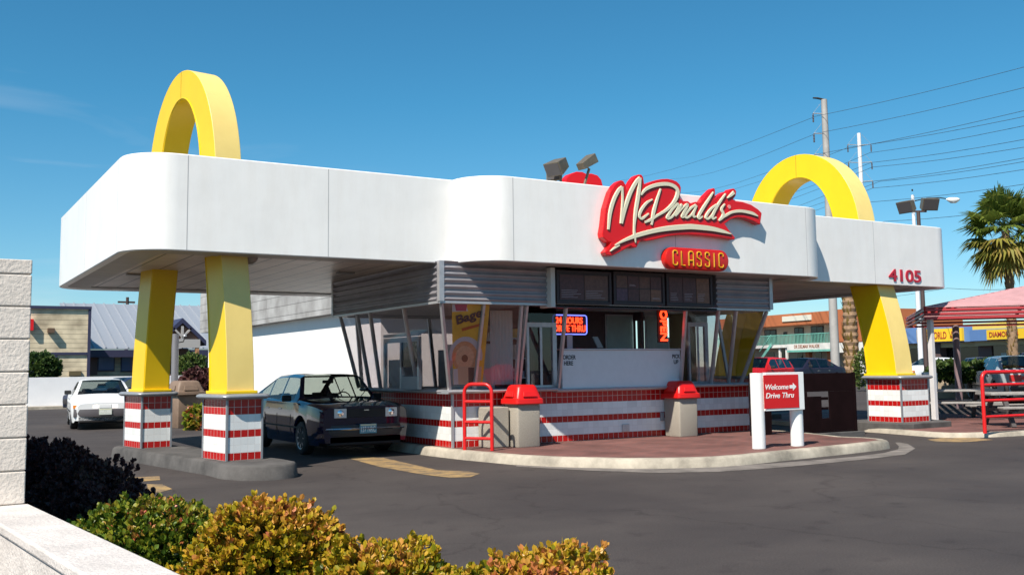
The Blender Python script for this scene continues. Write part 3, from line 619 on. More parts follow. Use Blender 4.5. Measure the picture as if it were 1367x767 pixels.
        MB().box(X0, X1, y-.02, y+.02, z1+.002, zb+.0).build('transom', M_GLASSD, f_)
    slider(702, 743, 430); slider(917, 946, 430)
    # service window in the left side
    a = atx(513, 444, 8.12); c = atx(560, 444, 8.12); yA, yB = c.y, a.y
    m_ = MB().box(8.10, 8.16, yA, yA+.07, 1.18, 2.16).box(8.10, 8.16, yB-.07, yB, 1.18, 2.16).box(8.10, 8.16, yA+.07, yB-.07, 2.07, 2.16).box(8.10, 8.16, (yA+yB)/2-.03, (yA+yB)/2+.03, 1.18, 2.07).box(8.10, 8.16, yA, yB, 2.18, 2.24)
    f_ = m_.build('service_window', M_ALU, t)
    MB().box(8.125, 8.133, yA+.07, (yA+yB)/2-.03, 1.6, 2.07).build('glass_pane', M_GLASSD, f_)
    MB().box(8.105, 8.155, yA+.07, (yA+yB)/2-.03, 1.18, 1.42).build('kick_panel', ML, f_)
    # electric outlets and pipe on the tile wall
    MB().box(12.13, 12.3, 15.87, 15.898, KZ+.13, KZ+.27).build('wall_vent', M_ALU, t, bevel=.005)
    MB().box(13.1, 13.19, 15.86, 15.898, .45, .62).build('tap_box', M_CAP, t, bevel=.01)
    # white box at the left end of the menu boards
    MB().box(9.86, 9.955, 14.92, 15.30, 2.63, 3.35).build('board_end_box', mat('end_box_cream', (.55,.52,.48), .5), t, bevel=.006)
    return t, FX
kio, FX = kiosk()
def menu_board(label, xa, xb, ya, yb_, cells, seed):
    y = 15.0; A = aty(xa, ya, y); B = aty(xb, yb_, y); x0, x1, z1, z0 = A.x, B.x, min(A.z, 3.355), B.z
    t = thing('menu_board', label, 'menu board', ((x0+x1)/2, y, z0), 'menu boards over the order counter')
    MB().box(x0, x1, y+.002, y+.16, z0, z1).build('board_case', M_DARK, t, bevel=.008)
    MB().box(x0, x1, y-.02, y, z0, z0+.05).box(x0, x1, y-.02, y, z1-.05, z1).box(x0, x0+.05, y-.02, y, z0+.05, z1-.05).box(x1-.05, x1, y-.02, y, z0+.05, z1-.05).build('board_frame', M_DARK, t)
    rr = random.Random(seed); px = (x1-x0-.14)/cells[0]; pz = (z1-z0-.14)/cells[1]
    cols = [mat('menu_card_%s' % n_, c_, .5, var=.35, scale=14) for n_, c_ in (('brown', (.13,.06,.045)), ('maroon', (.09,.035,.035)), ('violet', (.10,.05,.075)), ('amber', (.19,.085,.05)))]
    for i in range(cells[0]):
        for j in range(cells[1]):
            X = x0+.07+i*px; Z = z0+.07+j*pz
            c_ = MB().box(X+.008, X+px-.008, y-.006, y+.001, Z+.008, Z+pz-.008).build('menu_card', rr.choice(cols), t)
            if cells[1] == 1 or rr.random() < .5:
                ln = MB()
                for k in range(5 if cells[1] == 1 else 2):
                    zz = Z+.05+k*.032*(1 if cells[1] == 1 else .6); ln.box(X+.04, X+px*(.5+.4*rr.random()), y-.009, y-.0065, zz, zz+.008)
                ln.build('menu_print', mat('menu_print_pale', (.30,.24,.26), .6), c_)
    return t, x0, x1, z0, z1
menu_board('leftmost menu board over the counter, dark with rows of small print', 742, 816, 360, 407, (2, 1), 3)
_, a0, a1, az0, az1 = menu_board('middle menu board over the counter with brown pictures and two small pale cards', 818, 887, 362, 408, (4, 2), 5)
menu_board('rightmost menu board over the counter with one wide brown picture', 888.5, 951, 364, 410, (3, 1), 8)
# dark lintel under the boards
solo('signboard_rail', MB().box(9.96, 13.96, 15.05, 15.16, 2.63, 2.70), M_DARK, 'dark brown rail hanging below the three menu boards', 'rail', bevel=.006)
# ---------------- neon signs
NR = mat('neon_red', (.9,.1,.05), .4, emit=(1,.045,.01), estr=2.4); NBL = mat('neon_blue', (.2,.3,.9), .4, emit=(.16,.22,1), estr=1.3)
def neon():
    y = 16.12; A = aty(738, 420, y); B = aty(783.5, 446, y); x0, x1, z1, z0 = A.x, B.x, A.z, B.z
    t = thing('neon_sign', 'red neon hours sign with blue neon border, left inside the order window', 'neon sign', ((x0+x1)/2, y, z0))
    MB().box(x0-.02, x1+.02, y+.03, y+.06, z0-.02, z1+.02).build('backing', M_BLACK, t)
    r = .05; p = arc(x1-r, z1-r, r, 0, 90, 4)+arc(x0+r, z1-r, r, 90, 180, 4)+arc(x0+r, z0+r, r, 180, 270, 4)+arc(x1-r, z0+r, r, 270, 360, 4); p.append(p[0])
    MB().tube([(a, y, b) for a, b in p], .011, 8).build('border_tube', NBL, t)
    zz = (z0+z1)/2; W = x1-x0-.12; H = (z1-z0)/2-.06
    text('lettering', '24 HOURS', (x0+.06, y, zz+.02), (1,0,0), (0,0,1), W*.93, H, .02, NR, t, bold=.01)
    text('lettering', 'DRIVE THRU', (x0+.03, y, z0+.05), (1,0,0), (0,0,1), W+.05, H, .02, NR, t, bold=.01)
    y = 15.6; A = aty(880, 413, y); B = aty(891.5, 455, y)
    t2 = thing('neon_sign', 'narrow red neon sign with its letters turned sideways, hanging right of the counter', 'neon sign', ((A.x+B.x)/2, y, B.z))
    MB().box(A.x-.02, B.x+.02, y+.03, y+.06, B.z-.03, A.z+.02).build('backing', M_BLACK, t2)
    text('lettering', 'OPEN', (A.x+.01, y, A.z), (0,0,-1), (1,0,0), A.z-B.z, B.x-A.x-.02, .02, NR, t2, bold=.03)
    MB().cyl(((A.x+B.x)/2, y+.045, A.z+.021), ((A.x+B.x)/2, y+.045, 2.74), .006, n=6).build('hanger', M_BLACK, t2)
neon()
# small notice under the neon
A = aty(757, 446, 15.9); B = aty(764.5, 466, 15.9)
nb = thing('notice', 'small pale notice standing under the hours sign behind the counter', 'notice', (A.x, 15.9, 1.64))
MB().box(A.x, B.x, 15.9, 15.91, 1.64, A.z).build('card', mat('notice_card', (.45,.36,.40), .6), nb)
MB().box(A.x+.02, B.x-.02, 15.896, 15.899, 1.70, 1.76).build('print_block', mat('notice_blue', (.05,.05,.12), .6), nb)
# ---------------- bagel poster
def poster():
    y0 = 15.46
    def at(px, py, dy=0): 
        # plane just inside the slanted front pane
        ty, wy, zt, zb = 15.10, 15.80, 2.665, 1.18; n = Vector((0, (zt-zb), -(wy-ty)*-1)).normalized()
        n = Vector((0, zt-zb, wy-ty)).normalized(); p0 = Vector((8, ty+.035+dy*.8, zt)); d = ray(px, py); s = (p0-CAM).dot(n)/d.dot(n); return CAM+d*s
    t = thing('bagel_poster', 'yellow bagel poster hung inside the front left window', 'poster', tuple(at(612, 500)))
    def poly(nm, pts, mt, dy, par=None): MB().slab([at(x, y, dy) for x, y in pts], (0, .002, 0)).build(nm, mt, par or t)
    poly('poster_sheet', [(603, 402), (654, 404), (644, 513), (605, 513)], mat('poster_yellow', (.85, .50, .03), .5, var=.2, scale=4), .0)
    poly('top_panel', [(603.5, 402), (626, 403), (623, 409), (625, 415), (603.5, 416)], mat('poster_white', (.62,.60,.62), .5), -.004)
    poly('pink_words', [(607, 406), (624, 406), (622, 415), (609, 414.5)], mat('poster_pink', (.50,.06,.14), .5), -.007)
    poly('orange_flash', [(616, 438), (646, 430), (644, 434), (617, 442)], mat('poster_orange', (.55,.10,.01), .5), -.006)
    def ell(cx, cy, rx, ry, a0=0, a1=360, n=28): return [(cx+rx*math.cos(math.radians(a0+(a1-a0)*i/n)), cy+ry*math.sin(math.radians(a0+(a1-a0)*i/n))) for i in range(n+(a1-a0 < 360))]
    poly('plate', ell(622, 474, 22, 25, 165, 375), mat('poster_pale', (.55,.55,.60), .5), -.004)
    poly('bagel', ell(620.5, 476, 17, 21), mat('poster_bagel', (.70,.34,.16), .5, var=.25, scale=18), -.006)
    poly('bagel_rim', ell(620.5, 477, 12.5, 16), mat('poster_bagel_pale', (.75,.46,.28), .5, var=.2, scale=18), -.008)
    poly('bagel_hole', ell(620.5, 478, 4.2, 5), mat('poster_bagel_dark', (.20,.08,.04), .5), -.010)
    poly('pale_column', [(605, 492), (611, 492), (612, 513), (605.5, 513)], mat('poster_white', (.6,.6,.6)), -.007)
    poly('tan_block', [(611, 489), (643, 489), (641.5, 513), (612, 513)], mat('poster_tan', (.60,.42,.28), .5), -.0085)
    poly('dark_column', [(625, 490), (633, 490), (632.5, 513), (625.5, 513)], mat('poster_brown', (.07,.04,.04), .5), -.0095)
    o = at(610.5, 437, -.016); e = at(648, 424.5, -.016); X = (e-o); u = at(610.5, 420, -.016)-o
    text('poster_word', 'Bagel', o, X, u-X*(u.dot(X)/X.dot(X)), X.length, u.length*.95, .002, mat('poster_black', (.02,.012,.03), .6), t, bold=.03)
poster()
# ================================================================== MAIN SIGN
def catm_w(P, Wd, n=6):
    Q = catmull([(p[0], p[1], w_) for p, w_ in zip(P, Wd)], n); return [(q[0], q[1]) for q in Q], [max(.35, q[2]) for q in Q]
def main_sign():
    yf = 14.29; t = thing('script_sign', 'big red sign with cream script lettering and underline, on the white fascia', 'sign', (13.0, 14.449, 3.9))
    out = [(805,316.6),(804,311),(806,299.7),(808.5,277.6),(815.3,255.6),(820.5,247),(825.4,242.3),(829,240.6),(832.2,241.2),(835.6,247.1),(837.3,253),(844,240.3),(849,234.6),(852.5,232.9),(856.5,233),(858.8,236.5),(860.2,245.4),(863.6,245.4),(870,242.2),(876.3,240.3),(884,238.9),(891.5,238.6),(898,239.8),(903.4,242),(907.6,246),(909.3,250.5),(909,256),(907.6,264.6),(912.7,268.3),(918.6,268.3),(922.6,271.5),(928.8,269.2),(934.8,270.5),(937.6,267),(942.3,260.5),(950.5,252.3),(953,250.8),(954.9,252.6),(954.6,260.5),(954,265.3),(960,260.5),(966.3,256.2),(971,257.4),(975.2,252.3),(980,251.4),(983.2,255),(982.4,261),(978.8,266.2),(982,268.3),(991.6,269.4),(1002.6,272.9),(1012,279),(1017.2,284.3),(1014.9,299.8),(1006.7,295.4),(995.7,291.3),(984.8,290),(975.2,292.7),(967.6,298.9),(970.8,303.4),(975,309.4),(981.6,317.2),(980,319.8),(964.2,316.7),(943.7,314.4),(919.6,312.8),(906,313.4),(893.2,315),(880,318.2),(872.9,320),(862.7,321.7),(858.5,320.4),(854.5,322),(852.5,325),(850,330.2),(845.8,330.4),(842.4,327.8),(832.2,333.6),(825,337.6),(817,341.2),(810.2,340.3),(807.6,336),(812.7,330.2),(816,323.8),(811,322)]
    P = [aty(x, y, yf) for x, y in out]
    rim = MB(); n = len(P); c = sum((Vector(p) for p in P), Vector())/n
    P2 = [Vector((p.x, 14.445, p.z)) for p in P]
    body = MB().slab(P, (0, 14.445-yf, 0)); body.build('sign_case', M_RED, t, bevel=.012)
    S = [([(811.7,306.4),(814,284.5),(818.8,267.3),(825,254.8),(829.8,249.6)], [2.6,4.4,4.4,4,3.2]),
         ([(829.8,249.4),(830.6,264),(829.8,282),(829,298.4)], [3.4,2.6,3,4.2]),
         ([(829,298.4),(833.7,279),(840.7,258.3),(848.5,243.6),(853.8,237.2)], [3.6,4.6,4.6,4.2,3.4]),
         ([(854,237.4),(852,258),(848,283),(846.0,303.3),(846.6,315),(847.8,324)], [3.6,4.6,4.4,2.6,3.4,1.0]),
         ([(870.3,266.2),(862.7,271),(855.8,280),(852.8,288.2),(856.4,291.8),(865.4,285.1)], [1.6,2.8,3.4,3.4,3.2,1.6]),
         ([(881.4,252.2),(876.3,267.8),(872,283.7),(869.3,300.2)], [2.0,3.4,4.4,2.6]),
         ([(855,260.4),(862.7,252.2),(876.3,247),(891.5,246),(901.2,250.3),(904.2,257.8),(899.6,269.4),(889.8,279.8),(876.3,288.2),(867.8,293.5),(860.2,296.8)], [2,3.6,4.2,4.6,5,5.2,4.4,3.4,2.8,3.2,2.4]),
         ([(903.4,272.4),(897,279),(891.4,287.6),(890.6,291.4),(896.2,289.6),(902.4,281.4),(905.2,273.6),(902.8,271.8)], [3,3.4,3.6,3.4,2.8,2.6,2.6,2.6]),
         ([(909.6,272.6),(905,280.4),(900.6,288.6)], [2.4,3.2,2.6]),
         ([(902,287.4),(909,279.4),(916,272.8),(917,275),(912.4,283),(909.8,289.2),(912.4,290)], [1.8,2,2.4,3,3.4,3,2]),
         ([(928.4,273.6),(922,277.6),(916,284.2),(914,289),(917,290.4),(922.6,286.4),(928,277.6)], [2.6,2.8,3.2,3.2,2.8,2.2,2.4]),
         ([(929.4,274.4),(925.8,283),(925.2,289),(929,288.8)], [2.4,3.2,3,1.8]),
         ([(951.6,256.6),(945.4,266.4),(937,279.4),(932.2,288.4),(932.8,291.6),(937.4,289)], [1.6,3,3.8,3.6,3,1.6]),
         ([(956,273.4),(949,278.6),(943.4,285.8),(941.6,290.6),(945,291.8),(950.4,286.6),(956.4,277.6)], [2.6,2.8,3.2,3.2,2.8,2.2,2.2]),
         ([(967.8,258.8),(961.6,267.8),(954.4,279.4),(950.4,288.6),(951,292),(955.4,290)], [1.6,3,3.8,3.6,3,1.6]),
         ([(967,272.4),(962.8,278.8),(965,285.6),(963.6,290.4),(958.8,294.6)], [1.8,3.4,4.2,4,2]),
         ([(961,292.2),(968,288),(976.5,283.4),(987.5,281.8),(998.4,283.4),(1005,285.4),(1011,288.6)], [2.6,3,3.2,3.8,4.2,4,1.4]),
         ([(979.2,257),(975,260.8),(970.2,264.6)], [4.4,3.4,1.2]),
         ([(814,335.4),(820,330.8),(826.3,327.4)], [.8,2.2,1.6]),
         ([(820.5,327.2),(833.9,320.4),(850.8,314),(872.9,308.2),(893.2,304.8),(918.6,302.9),(930,303.4),(948.9,305.4),(963.5,308.6),(975.4,312.4)], [1.2,3.2,4.8,5.2,6,6.4,6.4,6,4.6,1.2])]
    def strokes(nm, y, grow, hgt, off, mt):
        mb = MB()
        for k, (P_, W_) in enumerate(S):
            p, wd = catm_w(P_, W_); rings = []
            q = [aty(a+off[0], b+off[1], y) for a, b in p]
            for i in range(len(q)):
                tt = (q[min(i+1, len(q)-1)]-q[max(i-1, 0)]); tt = tt.normalized(); nn = Vector((-tt.z, 0, tt.x)); hw = (wd[i]*1.2+grow)/2/68.0
                hh = hgt*(1+.04*(k % 5)); rings.append([q[i]+nn*hw, q[i]+nn*hw*.8+Vector((0,-hh,0)), q[i]-nn*hw*.8+Vector((0,-hh,0)), q[i]-nn*hw])
            mb.loft(rings)
        return mb.build(nm, mt, t, smooth=40)
    strokes('lettering_shadow', yf, 1.5, .010, (.55, .55), M_SHADOWLET)  # letter shadow built as a wider dark layer, offset right and down
    strokes('lettering', yf, 0, .022, (0, 0), M_CREAMLET)
    q = aty(973.2, 276, yf); MB().lathe((q.x, yf-.006, q.z), [(.001,-.006),(.04,-.006),(.04,.004)], 16, 'y').build('round_mark', mat('mark_pink', (.75,.30,.28), .5), t)
    # oval second sign
    yf = 14.31
    t = thing('oval_sign', 'small red oval sign with yellow capital letters below the script sign', 'sign', (14.2, 14.449, 3.45))
    A = aty(888.5, 331.5, yf); B = aty(973.5, 360, yf); zc0 = aty(893, 344, yf).z; zc1 = aty(965, 347.3, yf).z; zc = (zc0+zc1)/2; r = .205
    xl, xr = aty(888.5, 344, yf).x, aty(973.5, 347, yf).x
    def stad(rr_, y, g=0): return [Vector((x, y, z)) for x, z in arc(xr-r, zc, rr_, -90, 90, 14)+arc(xl+r, zc, rr_, 90, 270, 14)]
    MB().loft([stad(r, 14.445), stad(r, yf+.03), stad(r-.012, yf+.008), stad(r-.035, yf)]).build('sign_case', mat('oval_red', (.62,.012,.006), .3), t, smooth=30)
    ya = mat('letter_amber', (.85,.42,.01), .4); yb2 = mat('letter_outline', (.30,.06,.0), .5)
    s_ = 'CLASSIC'; xs = [898.2, 909.4, 919.2, 930.3, 941.2, 952.0, 959.3]; ws = [5.6, 4.6, 6, 5.2, 5.2, 1.8, 5.6]
    for c_, xa, ww in zip(s_, xs, ws):
        a = aty(xa, 345, yf); b = aty(xa+ww, 345, yf); h = .30; zz = zc-.15
        cx = (a.x+b.x)/2; hw = (b.x-a.x)/2; z0, z1, r_ = zz+.015, zz+h-.015, .026
        K = {'C': [[(hw, z1-.06), (hw, z1-.02), (hw*.5, z1), (-hw*.5, z1), (-hw, z1-.02), (-hw, z0+.02), (-hw*.5, z0), (hw*.5, z0), (hw, z0+.02), (hw, z0+.06)]],
             'L': [[(-hw, z1), (-hw, z0), (hw, z0)]], 'I': [[(0, z1), (0, z0)]],
             'A': [[(-hw, z0), (-hw, z1-.03), (-hw*.5, z1), (hw*.5, z1), (hw, z1-.03), (hw, z0)], [(-hw, z0+.1), (hw, z0+.1)]],
             'S': [[(hw, z1-.06), (hw, z1-.02), (hw*.5, z1), (-hw*.5, z1), (-hw, z1-.02), (-hw, z1-.10), (hw, z0+.12), (hw, z0+.02), (hw*.5, z0), (-hw*.5, z0), (-hw, z0+.02), (-hw, z0+.06)]]}[c_]
        lt = MB(); le = MB()
        for pl in K:
            lt.tube([(cx+u, yf-.004, v) for u, v in pl], .0165, 8); le.tube([(cx+u, yf+.006, v) for u, v in pl], .0245, 6)
        o = lt.build('letter', ya, t, smooth=60); le.build('letter_edge', yb2, o)
main_sign()
# red back of the rear sign and roof floodlights
def rear_sign():
    y = 23.0; pts = [(754,246),(756,238),(762,232),(770,229),(778,229.5),(783,232),(790,231.5),(798,234),(803,240),(805,248)]
    P = [aty(x, y_, y) for x, y_ in pts]; z0 = 4.0; P = [Vector((P[0].x, y, z0))]+P+[Vector((P[-1].x, y, z0))]
    t = thing('rear_sign', 'rounded red top of the sign on the back of the canopy, behind the roof floodlights', 'sign', (P[0].x, y, z0))
    MB().slab(P, (0, .3, 0)).build('sign_case', M_RED, t, bevel=.02)
rear_sign()
M_FL = mat('flood_bronze', (.20, .165, .12), .45, metal=.4, var=.2); M_FLG = mat('flood_lens', (.10,.09,.09), .15)
def flood(label, px, py, D, w_, h_, d_, yaw, pitch, bracket_to, group):
    c = atd(px, py, D); t = thing('floodlight', label, 'floodlight', tuple(c), group)
    f = Vector((math.sin(yaw)*math.cos(pitch), -math.cos(yaw)*math.cos(pitch), math.sin(pitch))); s = Vector((math.cos(yaw), math.sin(yaw), 0)); u = s.cross(f)
    if u.z < 0: u = -u
    MB().add([c+f*d_*.5+s*w_/2*a+u*h_/2*b for a, b in ((-1,-1),(1,-1),(1,1),(-1,1))]+[c-f*d_*.5+s*w_*.38*a+u*h_*.36*b for a, b in ((-1,-1),(1,-1),(1,1),(-1,1))], [(0,1,2,3),(7,6,5,4),(0,4,5,1),(1,5,6,2),(2,6,7,3),(3,7,4,0)]).build('housing', M_FL, t, bevel=.01)
    MB().obox(c+f*(d_*.5+.006), s*w_*.44, u*h_*.42, f*.005).build('lens', M_FLG, t)
    MB().tube([c-f*d_*.2-u*h_*.3, c-u*h_*.7, Vector(bracket_to)], .028, 8).build('bracket', M_FL, t)
    return t
g_ = 'floodlights on the canopy roof'
def rp(px, D): q = atd(px, 240, D); return (q.x, q.y, 4.5)
flood('square roof floodlight at the far left, tilted up above another one', 744, 222, 20.5, .40, .30, .36, -1.25, -.55, rp(748, 20.5), g_)
flood('low roof floodlight nearly hidden by the fascia under the tilted square one', 741, 234, 20.9, .34, .26, .24, -.75, .0, rp(741, 20.9), g_)
flood('roof floodlight tilted upward in front of the red rear sign', 783, 217, 20.5, .26, .20, .42, 1.75, .55, rp(764, 20.5), g_)
# ================================================================== BINS, HOOPS, STREET THINGS
def bin_(label, cx, cy, s, hb, hh, mat_b, mat_h, ang=0, group='litter bins beside the kiosk', z=.15):
    t = thing('litter_bin', label, 'litter bin', (cx, cy, z), group, local=True); t.rotation_euler = (0, 0, ang)
    def sq(r, h, k=.03): return [Vector((x, y, h)) for x, y in arc(r-k, r-k, k, 0, 90, 3)+arc(-r+k, r-k, k, 90, 180, 3)+arc(-r+k, -r+k, k, 180, 270, 3)+arc(r-k, -r+k, k, 270, 360, 3)]
    a = s/2
    MB().loft([sq(a*.97, 0), sq(a, .02), sq(a*1.02, hb*.96), sq(a*.98, hb)]).build('bin_body', mat_b, t, smooth=40)
    MB().loft([sq(a*1.22, hb-.005, .05), sq(a*1.26, hb+.01, .05), sq(a*1.24, hb+.085, .05), sq(a*1.12, hb+.10, .06), sq(a*1.08, hb+.14, .06), sq(a*1.00, hb+hh*.60, .07), sq(a*.90, hb+hh*.85, .08), sq(a*.82, hb+hh*.95, .08), sq(a*.70, hb+hh, .08)]).build('hood', mat_h, t, smooth=35)
    for r_ in (0, math.pi/2*3):
        q = Matrix.Rotation(r_, 4, 'Z'); p = [q @ Vector(v) for v in ((-a*.62, -a*1.13, hb+.13), (a*.62, -a*1.13, hb+.13), (a*.5, -a*1.0, hb+hh*.66), (-a*.5, -a*1.0, hb+hh*.66))]
        MB().slab(p, q @ Vector((0,-.025,0))).build('flap', mat_h, t, bevel=.006)
    return t
M_REDH = mat('red_plastic', (.66, .010, .008), .38)
bin_('pebbled bin with red hood next to the red hoop rail', 9.55, 15.46, .47, .76, .34, M_PEB, M_REDH)
bin_('pebbled bin with red hood at the right end of the order counter', 13.42, 15.62, .47, .76, .34, M_PEB, M_REDH)
q = atz(246, 570, 0)
M_BR = mat('brown_bin', (.20,.135,.095), .6, var=.15)
bin_('brown bin behind the tiled piers at the far side of the lane', q.x, q.y, .70, .92, .40, M_BR, M_BR, .2, None, 0)
solo('concrete_box', MB().box(8.86, 9.27, 15.46, 15.86, .15, .86), M_PEB, 'plain pebbled concrete box behind the red hoop rail', 'concrete box', bevel=.015)
def hoop(label, a, b, h, rungs, r=.032, z0=.15):
    t = thing('hoop_rail', label, 'rail', (*a, z0), 'red tubular rails')
    A = Vector((*a, z0)); B = Vector((*b, z0)); d = (B-A).normalized(); k = .14
    p = [A, A+Vector((0,0,h-k))]+[A+d*(k-k*math.cos(math.radians(x)))+Vector((0,0,h-k+k*math.sin(math.radians(x)))) for x in (20,45,70,90)]
    p += [B-d*(k-k*math.cos(math.radians(x)))+Vector((0,0,h-k+k*math.sin(math.radians(x)))) for x in (90,70,45,20)]+[B+Vector((0,0,h-k)), B]
    MB().tube(p, r, 12).build('hoop', M_REDP, t, smooth=60)
    for z in rungs: MB().cyl(A+Vector((0,0,z))+d*.01, B+Vector((0,0,z))-d*.01, r*.85, n=10).build('rung', M_REDP, t, smooth=60)
ha = aty(620.5, 595, 15.42); hb_ = aty(657, 597, 14.98)
hoop('short red hoop rail with three rungs at the left corner of the kiosk', (ha.x, 15.42), (hb_.x, 14.98), 1.13, (.20, .48, .83))
rq = atz(1315, 578, PZ); hoop('long red rail with rungs at the edge of the patio, cut by the right frame', (rq.x, rq.y), (rq.x+2.8, rq.y-.28), 1.24, (.33, .66, .98), .038, PZ)
def welcome():
    A0, A1 = atz(1003, 598, .15), atz(1021, 598, .15); B0, B1 = atz(1055, 595, .15), atz(1071, 594, .15)
    y = 12.40; xa = aty(1012, 560, y).x; xb = aty(1063.3, 560, y).x; zt = aty(1012, 497.5, y).z; r = .125
    t = thing('direction_sign', 'white two post direction sign with red panel on the brick sidewalk', 'sign', ((xa+xb)/2, y, .15))
    for x in (xa, xb):
        MB().loft([[Vector((x+r*1.0*math.cos(a), y+.10*math.sin(a), z)) for a in [2*math.pi*i/24 for i in range(24)]] for z in (.15, zt)]).build('sign_post', M_SIGNW, t, smooth=40)
    p0, p1 = xa+.13, xb-.09; z0 = aty(1040, 547, y).z; fx0, fx1 = xa+.115, xb+.10
    MB().box(fx0-.04, fx1-.03, y-.135, y-.06, z0, zt+.005).build('sign_frame', M_SIGNW, t, bevel=.006)
    a = aty(1020.5, 543, y-.14); b = aty(1067, 501, y-.14)
    pnl = MB().box(a.x, b.x-.03, y-.143, y-.136, z0+.04, zt-.035).build('red_panel', mat('panel_red', (.62,.01,.012), .35), t)
    wl = mat('letter_white', (.85,.83,.80), .4)
    def ln(s, x0, x1, y0, y1): q0 = aty(x0, y1, y-.145); q1 = aty(x1, y0, y-.145); text('lettering', s, (q0.x, y-.1435, q0.z), (1,0,0), (0,0,1), q1.x-q0.x, q1.z-q0.z, .003, wl, pnl, shear=.25, bold=.012)
    ln('Welcome', 1022, 1052.5, 512, 520); ln('Drive Thru', 1022.5, 1060, 523, 531.5)
    q0 = aty(1054, 515.8, y-.1435); q1 = aty(1063, 515.8, y-.1435); L_ = q1.x-q0.x; z = q0.z
    MB().slab([(q0.x, y-.1435, z-.028), (q0.x+L_*.5, y-.1435, z-.028), (q0.x+L_*.5, y-.1435, z-.065), (q1.x, y-.1435, z), (q0.x+L_*.5, y-.1435, z+.065), (q0.x+L_*.5, y-.1435, z+.028), (q0.x, y-.1435, z+.028)], (0,-.003,0)).build('arrow', wl, pnl)
welcome()
# dark maroon screen between sidewalk and right pier
def screen():
    a = Vector((15.95, 15.35, 0)); b = Vector((18.35, 15.60, 0)); 
    a = atz(1003, 583, .12); b = atz(1144, 574.5, .12); a.z = b.z = 0
    d = (b-a); Ln = d.length; d = d.normalized(); n = Vector((d.y, -d.x, 0)); z1 = 1.36
    t = thing('dark_screen', 'dark maroon slatted screen standing between the kiosk and the right tiled pier', 'screen', (*a[:2], .12))
    M_ = mat('maroon_screen', (.010, .004, .0045), .9, spec=.06, var=.3, scale=3)
    def pl(nm, u0, u1, z0, z1_, dd=0, th=.02): MB().obox(a+d*(u0+u1)/2+n*dd+Vector((0,0,(z0+z1_)/2)), d*(u1-u0)/2, n*th, (0,0,(z1_-z0)/2)).build(nm, M_, t, bevel=.004)
    def u(px): return (aty_line(px))
    def aty_line(px):
        best = min(range(0, 401), key=lambda k: abs(proj(a+d*(Ln*k/400))[0]-px)); return Ln*best/400
    U = [aty_line(v) for v in (1003, 1040, 1062, 1079, 1098, 1109, 1144)]
    pl('post', U[2]-.03, U[2]+.03, .12, z1+.01, 0, .03); pl('post', U[6]-.06, U[6], .12, z1+.01, 0, .03); pl('post', U[0], U[0]+.06, .12, z1+.01, 0, .03)
    pl('board_panel', U[0]+.06, U[2]-.03, .62, z1); pl('board_panel', U[0]+.06, U[1]-.2, .16, .61)
    pl('board_panel', U[2]+.03, U[6]-.06, .98, z1); pl('board_panel', U[2]+.03, U[3], .16, .978); pl('board_panel', U[5], U[6]-.06, .16, .978)
    pl('board_panel', U[3], U[4], .16, .88); pl('board_panel', U[4], U[5], .16, .42); pl('rail', U[3], U[5], .80, .86, -.03, .01); pl('rail', U[3], U[5], .60, .65, -.03, .01)
    pl('rail', U[0], U[6], .13, .155, 0, .035)
    MB().obox(a+d*Ln/2+Vector((0,0,.055)), d*(Ln/2+.1), n*.13, (0,0,.065)).build('footing', M_CONCD, t, bevel=.01)
def proj(p):
    v = Vector(p)-CAM; k = v.dot(FW); return (PX+F*v.dot(RT)/k, PY-F*v.dot(UP)/k)
screen()
